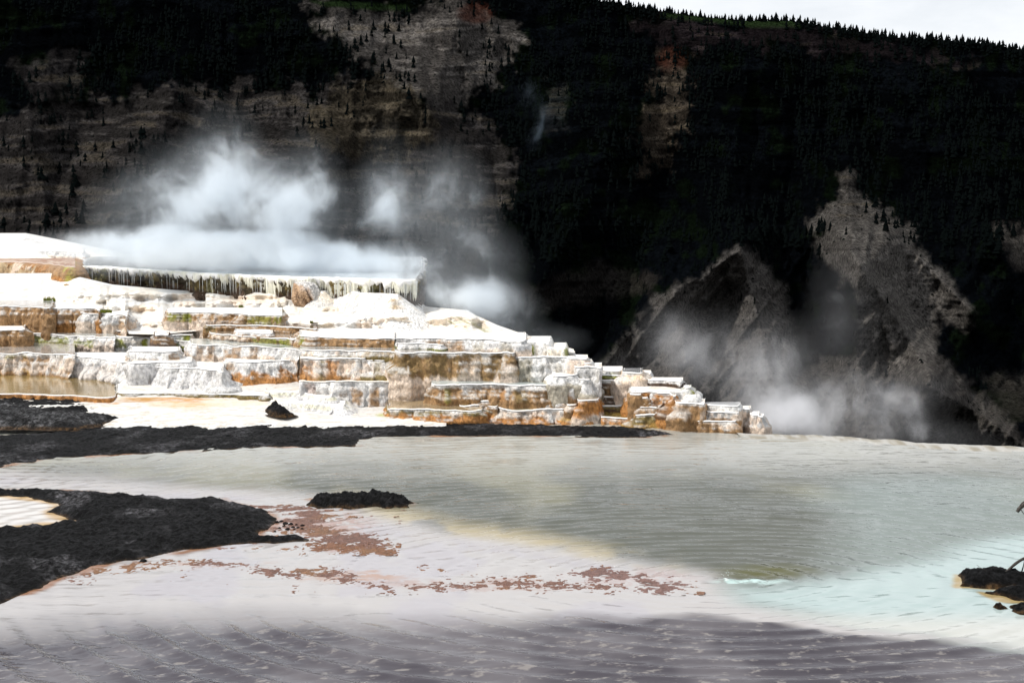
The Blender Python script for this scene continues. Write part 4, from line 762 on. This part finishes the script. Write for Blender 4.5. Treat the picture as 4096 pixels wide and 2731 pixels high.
cs = np.cumsum(Wt, 0); cs = (cs-cs[:1])/(cs[-1:]-cs[:1]); FD = dl + (dh-dl)*cs
FD = FD - (fn*1.1 + fw*.10)*sst(0, .06, FT)*sst(1, .9, FT)
frx, frt = rays(FX, FY); fZ = H-frt*FD
flu = fbm(frx*FD*5, fZ*1.2, 0, 405, 3)-.5
FD = FD - flu*.16*(1-Wt)
fc = np.zeros(FX.shape+(3,)); fc[:] = (.70, .69, .67)
fc = mixc(fc, PE, (1-Wt)*sst(.42, .6, fbm(FX*.02, FY*.02, 3, 407, 3))*.55)
fc = mixc(fc, CR, sst(.45, .65, fbm(FX*.01, FY*.03, 5, 409, 4))*.6)
fc = mixc(fc, PE, sst(1.2, .4, np.hypot((FX-570)/60, (FY-1236)/14))*.75); fc = mixc(fc, PE, sst(1.2, .4, np.hypot((FX-1000)/190, (FY-1200)/22))*.4)
fc = mixc(fc, (.50, .44, .35), sst(.55, .68, fbm(FX*.03, FY*.14, 7, 413, 4, .65))*.5)
stripe = fbm((FX-FY*1.6)*.05, FY*.012, 0, 411, 3, .6)
k_ = sst(-15, 25, sdf(FX, FY, [(1800, 1262), (1880, 1275), (1990, 1335), (2010, 1350), (1960, 1345), (1840, 1325), (1780, 1290)])+fw*30)
fc = mixc(fc, (.26, .24, .09), k_*sst(.44, .56, stripe)*.9)
k_ = sst(-6, 6, sdf(FX, FY, [(1950, 1330), (2030, 1358), (2000, 1362), (1930, 1345)])); fc = mixc(fc, (.25, .25, .1), k_*.7)
fl_o = sheet('flowstone_slope', frx*FD, FD, H-frt*FD, M_tread, fc)
tag(fl_o, 'smooth white flowstone slope with peach curtains below the long dripping wall', 'terrace')
def flow_depth(x, y):
    i = int(np.argmin(np.abs(fx-x))); return float(np.interp(-y, -FY[:, i], FD[:, i]))


# ------------------------------------------------------------------ drips of the topmost terrace
I = INFO['top']; root = I['root']; rd = np.random.RandomState(11)
def drips(name, n, zlo, lens, rad, outs, mat, seed, xr=(280, 1690), below=0.0):
    r_ = np.random.RandomState(seed); V = []; F = []; pxr, _ = proj(I['X'], I['Y'], np.full(len(I['X']), I['z'])); cand = np.where((pxr > xr[0]) & (pxr < xr[1]) )[0]; cand = cand[cand < len(I['X'])-int((I['YB']-I['Y'].min())/.05)+8]
    for _ in range(n):
        i = cand[r_.randint(len(cand))]; o = outs[0]+r_.rand()*(outs[1]-outs[0]); L = lens(pxr[i], r_); r0 = rad[0]+r_.rand()*(rad[1]-rad[0])
        x, y = I['X'][i]+I['nx'][i]*o + (r_.rand()-.5)*.04, I['Y'][i]+I['ny'][i]*o; z = I['z'] - zlo + r_.rand()*0.03
        b = len(V); sides = 5; rings = [(0, .7), (.18, 1.0), (.55, .75), (.82, .45)]; sw = (r_.rand()-.5)*.05
        for t, w in rings:
            for k in range(sides):
                a = 2*math.pi*k/sides; V.append((x+math.cos(a)*r0*w+sw*t, y+math.sin(a)*r0*w, z-L*t))
        V.append((x+sw, y, z-L))
        for q_ in range(len(rings)-1):
            for k in range(sides):
                a0, a1 = b+q_*sides+k, b+q_*sides+(k+1) % sides; F += [(a0, a1, a1+sides), (a0, a1+sides, a0+sides)]
        e = b+(len(rings)-1)*sides; F += [(e+k, e+(k+1) % sides, len(V)-1) for k in range(sides)]
    o = make_mesh(name, np.array(V), np.array(F), mat, parent=root); o.location = -root.location; return o
hT = I['h']
def ln(px, r_):
    base = np.interp(px, [280, 420, 700, 900, 980, 1040, 1260, 1290, 1380, 1460, 1500, 1600, 1660], [.30, .18, .20, .34, .3, .75, .7, .4, .75, .7, .35, .4, .9])*hT
    nn = float(fbm(np.array([px*.02]), np.array([0.]), 0, 9, 3)[0])
    return base*(0.1+1.9*nn)*(0.35+1.0*r_.rand())
tag(drips('hanging_drips', 2100, .015, ln, (.02, .085), (-.10, .04), M_drip, 4), kind='stuff')
tag(drips('water_threads', 150, .05, lambda p, r_: hT*(.8+.3*r_.rand()), (.006, .013), (.02, .10), M_thread, 6), kind='stuff')
# white rounded brow the water runs over
cand = np.where((np.arange(len(I['X'])) < len(I['X'])-int((I['YB']-I['Y'].min())/.05)+8))[0]; Xr, Yr = I['X'][cand], I['Y'][cand]; nxr, nyr = I['nx'][cand], I['ny'][cand]; sr = np.arange(len(cand))*.042
prof = [(-.28, .012), (-.15, .03), (-.04, .035), (.05, .012), (.10, -.05), (.09, -.13), (.03, -.18), (-.06, -.16)]
fl = (fbm(sr*6, 0*sr, 0, 77, 3)-.5)
XX = np.stack([Xr+nxr*(p[0]+fl*.05) for p in prof]); YY = np.stack([Yr+nyr*(p[0]+fl*.05) for p in prof]); ZZ = np.stack([I['z']+p[1]*(1+fl*(2.6 if p[1] < 0 else 0)) for p in prof])
cb = mixc(np.zeros(XX.shape+(3,))+np.array(W_), (.6, .58, .42), sst(.5, .7, fbm(np.stack([sr*4]*8), ZZ*2, 0, 5, 3))*.5)
bo = sheet('brow', XX, YY, ZZ, M_tread, cb, parent=root); bo.location = -root.location

# ------------------------------------------------------------------ fallen block and rubble on the white flow
def place_d(x, y, dkey): return INFO[dkey]['z']
def at_depth(x, y, d): rx_, t_ = rays(x, y); return np.array((float(rx_)*d, d, H-float(t_)*d))
dF = flow_depth(1215, 1215) - .3
p0 = at_depth(1180, 1135, dF); p1 = at_depth(1262, 1222, dF-.25)
ax3 = p1-p0; L3 = np.linalg.norm(ax3); e1 = ax3/L3; e3 = np.array((0, -1., 0)); e2 = np.cross(e1, e3); e2 /= np.linalg.norm(e2)
U, Vv = np.meshgrid(np.linspace(0, 2*math.pi, 90), np.linspace(0.0, 1.0, 60))
w = np.sin(np.clip(Vv, .02, .98)*math.pi)**.7*0.29*np.interp(Vv, [0, .3, .7, 1], [.85, 1.15, 1.15, .8]); ridg = (1-np.abs(2*fbm(U*5.5+Vv*5, Vv*1.2, 0, 91, 3)-1)); nn = fbm(np.cos(U)*2, np.sin(U)*2, Vv*4, 93, 4)
w = w*(0.42+0.75*ridg+0.35*nn)
A = np.sign(np.cos(U))*np.abs(np.cos(U))**.7*w*1.25; B = np.sign(np.sin(U))*np.abs(np.sin(U))**.7*w
PP = p0 + e1*(Vv*L3*1.12-.05)[..., None] + e2*A[..., None] + e3*B[..., None]
cc3 = mixc(np.zeros(U.shape+(3,))+np.array((.50, .33, .20)), (.20, .10, .045), sst(.75, .45, ridg)); cc3 = mixc(cc3, W_, sst(.1, .9, A/np.maximum(w, .01)*np.sign(e2[2]) + (nn-.5)*1.6)*.95)
tag(sheet('fallen_block', PP[..., 0], PP[..., 1], PP[..., 2], M_wall, cc3), 'ribbed brown fallen block capped in white leaning against the dripping wall', 'rock')
def rock(x, y, s, key, label, colr, seed, sx=1.0, sz=.8, dd=.6):
    d = flow_depth(x, y)-.1; p = at_depth(x, y, d); U, Vv = np.meshgrid(np.linspace(0, 2*math.pi, 26), np.linspace(-.5, .5, 16)*math.pi)
    n = 0.6+0.9*fbm(np.cos(U)*np.cos(Vv)*1.7+9, np.sin(U)*np.cos(Vv)*1.7, np.sin(Vv)*1.7, seed, 3); r = s*n
    X = p[0]+np.cos(U)*np.cos(Vv)*r*sx; Y = p[1]+np.sin(U)*np.cos(Vv)*r; Z = p[2]+np.sin(Vv)*r*sz
    c = mixc(np.zeros(U.shape+(3,))+np.array(colr), W_, sst(.45, .65, n/1.5)*.7)
    tag(sheet('travertine_rock', X, Y, Z, M_wall, c), label, 'rock')
rock(1312, 1215, .19, 'a5', 'pinkish wedge of rock right beside the fallen block', (.6, .45, .36), 5, 1.3, .8)
rock(1408, 1222, .17, 'a5', 'pale ribbed stub of rock in the middle of the white flow', (.66, .58, .5), 6, 1.6, .7)
rock(1472, 1232, .09, 'a5', 'left of two small grey stones at the foot of the amber lipped mound', (.5, .48, .45), 7, 1.2, .6)
rock(1528, 1234, .08, 'a5', 'right of two small grey stones at the foot of the amber lipped mound', (.5, .48, .45), 8, 1.3, .6)
def tuft(x, y, wpx, hpx, key, label, seed, dd=0.0):
    d = (flow_depth(x, y)-.05) if key is None else INFO[key]['d']+dd; r_ = np.random.RandomState(seed); V, F = [], []
    for _ in range(260):
        q = at_depth(x+(r_.rand()-.5)*wpx, y+hpx*.4*(r_.rand()-.2), d+(r_.rand()-.5)*.2); L = hpx/5120*d*(.35+.6*r_.rand()); a = r_.rand()*6.28; ww = .02
        b = len(V); V += [q+np.array((math.cos(a)*ww, math.sin(a)*ww, 0)), q-np.array((math.cos(a)*ww, math.sin(a)*ww, 0)), q+np.array(((r_.rand()-.5)*L*.8, (r_.rand()-.5)*L*.6, L))]; F.append((b, b+1, b+2))
    tag(make_mesh('algae_tuft', np.array(V), np.array(F), M_moss, smooth=False), label, 'algae')
tuft(198, 1206, 46, 26, None, 'shaggy green tuft between the pinkish grey wall and the white shelf', 1, .1)
tuft(425, 1247, 44, 14, 'u10', 'flat dark green tuft on the right end of the pale grey block', 2, .4)
tuft(964, 1232, 16, 14, None, 'tiny green tuft alone on the cream slope', 3, .9)
tuft(1246, 1290, 10, 9, None, 'speck of green algae on the white flow right of the mossy wall', 4, .4)

# ------------------------------------------------------------------ twigs on the shore rocks
def tube(name, pts, r0, r1, label=None, cat='branch', parent=None, mat=M_wood):
    P = np.array(pts, float); n = len(P); t = np.linspace(0, 1, n); tt2 = np.linspace(0, 1, n*5); Q = np.stack([np.interp(tt2, t, P[:, i]) for i in range(3)], -1)
    for i in range(3): Q[1:-1, i] = np.convolve(np.pad(Q[:, i], 2, mode='edge'), np.ones(5)/5, 'valid')[1:-1]
    T = np.gradient(Q, axis=0); T /= np.linalg.norm(T, axis=1)[:, None]; up = np.array((0.1, 1, 0.2)); Aa = np.cross(T, up); Aa /= np.linalg.norm(Aa, axis=1)[:, None]; Bb = np.cross(T, Aa)
    R = r0+(r1-r0)*tt2; R = R*(0.85+.3*fbm(tt2*9, tt2*0, 0, 3, 2)); a = np.linspace(0, 2*math.pi, 9); V = Q[:, None]+R[:, None, None]*(np.cos(a)[None, :, None]*Aa[:, None]+np.sin(a)[None, :, None]*Bb[:, None])
    o = sheet(name, V[..., 0], V[..., 1], V[..., 2], mat, None, parent=parent)
    if label: tag(o, label, cat)
    return o
dB = float(on_plane(4000, 2330)[1])
D = lambda *p: [at_depth(x, y, dB+dz) for x, y, dz in p]
tube('branch', D((4008, 2305, 0), (4040, 2272, 0), (4066, 2250, .05), (4096, 2231, .1), (4190, 2205, .2)), .020, .026, 'dark bent branch rising from the twig rock out of the right edge')
tube('twig', D((3945, 2282, 0), (3922, 2270, 0), (3907, 2258, .02)), .006, .002, 'thin forked twig standing on the left part of the twig rock')
tube('stick', D((4080, 2306, .1), (4092, 2270, .1), (4104, 2215, .1)), .014, .006, 'thin upright stick at the right edge on the twig rock')
tube('stick', D((4020, 2348, -.35), (4060, 2338, -.35), (4170, 2322, -.35)), .010, .012, 'slim stick lying along the lower side of the twig rock')
hb = empty('dead_branch', tuple(at_depth(4100, 2030, dB))); tag(hb, 'thick dead branch end with a looping vine poking in above the twig rock', 'branch')
for o in (tube('limb', D((4068, 2046, 0), (4082, 2028, 0), (4110, 2003, 0), (4260, 1950, .1)), .028, .05, parent=hb), tube('vine', D((4108, 2003, -.05), (4092, 2006, -.06), (4082, 2018, -.06), (4084, 2038, -.06), (4096, 2056, -.05), (4130, 2085, 0)), .007, .006, parent=hb)):
    o.location = -hb.location
# ------------------------------------------------------------------ boiling spring
rb = np.random.RandomState(4); sp = empty('spring_boil', (float(SPR[0]), float(SPR[1]), 0)); tag(sp, 'small bubbling white spring boiling up between the dark olive and turquoise water', 'hot spring')
X, Y = np.meshgrid(np.linspace(-.3, .3, 90), np.linspace(-.25, .25, 70)); n = fbm(X*22, Y*22, 0, 55, 4, .65); m1 = np.exp(-((X)/.09)**2-(Y/.08)**2); m2 = np.exp(-((X-.4)/.6)**2-(Y/.18)**2)
Z = -.02 + m1*.045*(n*1.7); o = sheet('surge', X, Y, Z, M_foam, keep=(Z > .0)); o.parent = sp
V, F = [], []
for _ in range(9):
    p = np.array((rb.randn()*.06, rb.randn()*.05, abs(rb.randn())*.05+.06)); s = .004+.006*rb.rand(); b = len(V); V += [p+(s, 0, 0), p+(-s, 0, 0), p+(0, s, 0), p+(0, -s, 0), p+(0, 0, s), p+(0, 0, -s)]
    F += [(b, b+2, b+4), (b+2, b+1, b+4), (b+1, b+3, b+4), (b+3, b, b+4), (b+2, b, b+5), (b+1, b+2, b+5), (b+3, b+1, b+5), (b, b+3, b+5)]
tag(make_mesh('splash_drops', np.array(V), np.array(F), M_foam, parent=sp), kind='stuff')

# ------------------------------------------------------------------ steam
def steam(label, d0, d1, x0, x1, y0, y1, puffs, dens, scale, thr, soft, seed=0, tint=(.93, .965, 1.0), aniso=.05, lift=.15):
    """one closed vapour body; puffs: (px x, px y, half width, half height, depth, half depth, weight)"""
    dm = (d0+d1)/2; A = at_depth(x0, y1, d1 if x0 < 2048 else d0); B = at_depth(x1, y0, d1 if x1 > 2048 else d0); C_ = at_depth(x0, y1, d0); D_ = at_depth(x1, y0, d1)
    lo = np.array([min(A[0], C_[0]), d0, min(at_depth(x0, y1, d0)[2], at_depth(x0, y1, d1)[2])]); hi = np.array([max(B[0], D_[0]), d1, max(at_depth(x1, y0, d0)[2], at_depth(x1, y0, d1)[2])])
    m = bpy.data.materials.new('steam_vapour'); m.use_nodes = True; nd, lk = m.node_tree.nodes, m.node_tree.links
    for q in list(nd): nd.remove(q)
    out = nd.new('ShaderNodeOutputMaterial'); pv = nd.new('ShaderNodeVolumePrincipled'); lk.new(pv.outputs[0], out.inputs['Volume'])
    pv.inputs['Color'].default_value = (*tint, 1); pv.inputs['Anisotropy'].default_value = aniso
    g = nd.new('ShaderNodeNewGeometry')
    mp = nd.new('ShaderNodeMapping'); mp.inputs['Location'].default_value = (seed*3.7, seed*1.3, 0); mp.inputs['Rotation'].default_value = (0, radians(28), 0); mp.inputs['Scale'].default_value = (scale, scale, scale*.8); lk.new(g.outputs['Position'], mp.inputs['Vector'])
    wz = nd.new('ShaderNodeTexNoise'); wz.inputs['Scale'].default_value = .7; wz.inputs['Detail'].default_value = 2; lk.new(mp.outputs[0], wz.inputs['Vector'])
    wv = nd.new('ShaderNodeVectorMath'); wv.operation = 'MULTIPLY_ADD'; lk.new(wz.outputs['Color'], wv.inputs[0]); wv.inputs[1].default_value = (1.8, 1.8, 1.8); lk.new(mp.outputs[0], wv.inputs[2])
    n = nd.new('ShaderNodeTexNoise'); n.inputs['Scale'].default_value = 1; n.inputs['Detail'].default_value = 6; n.inputs['Roughness'].default_value = .62; lk.new(wv.outputs[0], n.inputs['Vector'])
    fall = None
    for (px, py, hw, hh, pd, hd, wt) in puffs:
        c = at_depth(px, py, pd); k = pd/5120.0
        v = nd.new('ShaderNodeVectorMath'); v.operation = 'SUBTRACT'; lk.new(g.outputs['Position'], v.inputs[0]); v.inputs[1].default_value = tuple(c)
        s_ = nd.new('ShaderNodeVectorMath'); s_.operation = 'MULTIPLY'; lk.new(v.outputs[0], s_.inputs[0]); s_.inputs[1].default_value = (1/(hw*k), 1/hd, 1/(hh*k))
        l_ = nd.new('ShaderNodeVectorMath'); l_.operation = 'LENGTH'; lk.new(s_.outputs[0], l_.inputs[0])
        f_ = rng(nd, lk, l_.outputs['Value'], .1, 1.0, wt, 0.0); fall = f_ if fall is None else mth(nd, lk, 'ADD', fall, f_)
    fall = mth(nd, lk, 'MINIMUM', fall, 1.35)
    k = mth(nd, lk, 'ADD', n.outputs['Fac'], mth(nd, lk, 'MULTIPLY', mth(nd, lk, 'SUBTRACT', fall, 1.0), 0.22))
    de = mth(nd, lk, 'MULTIPLY', mth(nd, lk, 'ADD', rng(nd, lk, k, thr, thr+soft, 0, dens), rng(nd, lk, n.outputs['Fac'], .25, .7, 0, dens*(.10 if seed < 7 else .01))), mth(nd, lk, 'POWER', fall, 1.6)); lk.new(de, pv.inputs['Density'])
    V = [(x, y, z) for x in (lo[0], hi[0]) for y in (lo[1], hi[1]) for z in (lo[2], hi[2])]
    f = [(0, 1, 3, 2), (4, 6, 7, 5), (0, 4, 5, 1), (2, 3, 7, 6), (0, 2, 6, 4), (1, 5, 7, 3)]
    o = make_mesh('steam', np.array(V, float), np.array(f), m, smooth=False)
    tag(o, label, 'steam', kind='stuff'); return o
dT = INFO['top']['d']; q = dT+7
steam('big bluish white cloud of steam rising off the topmost terrace', dT-7, dT+16, 60, 2420, 330, 1470,
  [(620, 1010, 560, 120, q, 7, 1.1), (1000, 1020, 560, 110, q, 7, 1.1), (1450, 1060, 460, 110, q-1, 6, 1.05), (920, 840, 330, 330, q, 6, .95), (560, 880, 260, 240, q, 5, .72), (1180, 900, 260, 300, q, 5, .85), (900, 620, 190, 260, q, 4, .55), (1230, 720, 200, 240, q, 4, .5), (700, 740, 240, 240, q, 4, .55),
   (1780, 880, 260, 360, dT+3, 5, .8), (1520, 850, 220, 240, q, 4, .6), (1960, 1080, 200, 240, dT, 4, .6), (1780, 1180, 280, 130, dT-1, 5, .95), (1990, 1250, 240, 160, dT-3, 4, .85), (2180, 1360, 230, 90, dT-5, 3, .7), (1560, 700, 160, 260, q, 4, .35), (330, 960, 260, 70, q+3, 5, .6)],
  1.35, .52, .45, .22, seed=1, tint=(.88, .945, 1))
steam('pale grey steam cloud beyond the far edge of the big pool', 37, 66, 2300, 4000, 950, 1960,
  [(3150, 1690, 330, 150, 47, 6, 1.15), (3080, 1500, 300, 330, 52, 7, .78), (2780, 1420, 280, 260, 54, 6, .62), (3350, 1640, 420, 170, 54, 7, .9), (3360, 1300, 170, 400, 56, 5, .6), (2650, 1330, 160, 180, 52, 4, .55), (3600, 1560, 250, 160, 54, 5, .6), (3750, 1750, 330, 80, 52, 5, .8), (2500, 1500, 250, 120, 46, 4, .45), (3000, 1790, 900, 60, 41, 4, .55)],
  0.72, .50, .45, .24, seed=5, tint=(.97, .975, 1))
steam('thin blue wisp of smoke high against the dark forest', 230, 290, 1950, 2350, 230, 700, [(2110, 380, 70, 110, 260, 24, .9), (2170, 470, 60, 120, 260, 24, 1.0), (2130, 560, 60, 90, 260, 24, .8)], .10, .11, .50, .25, seed=7, tint=(.62, .8, 1))
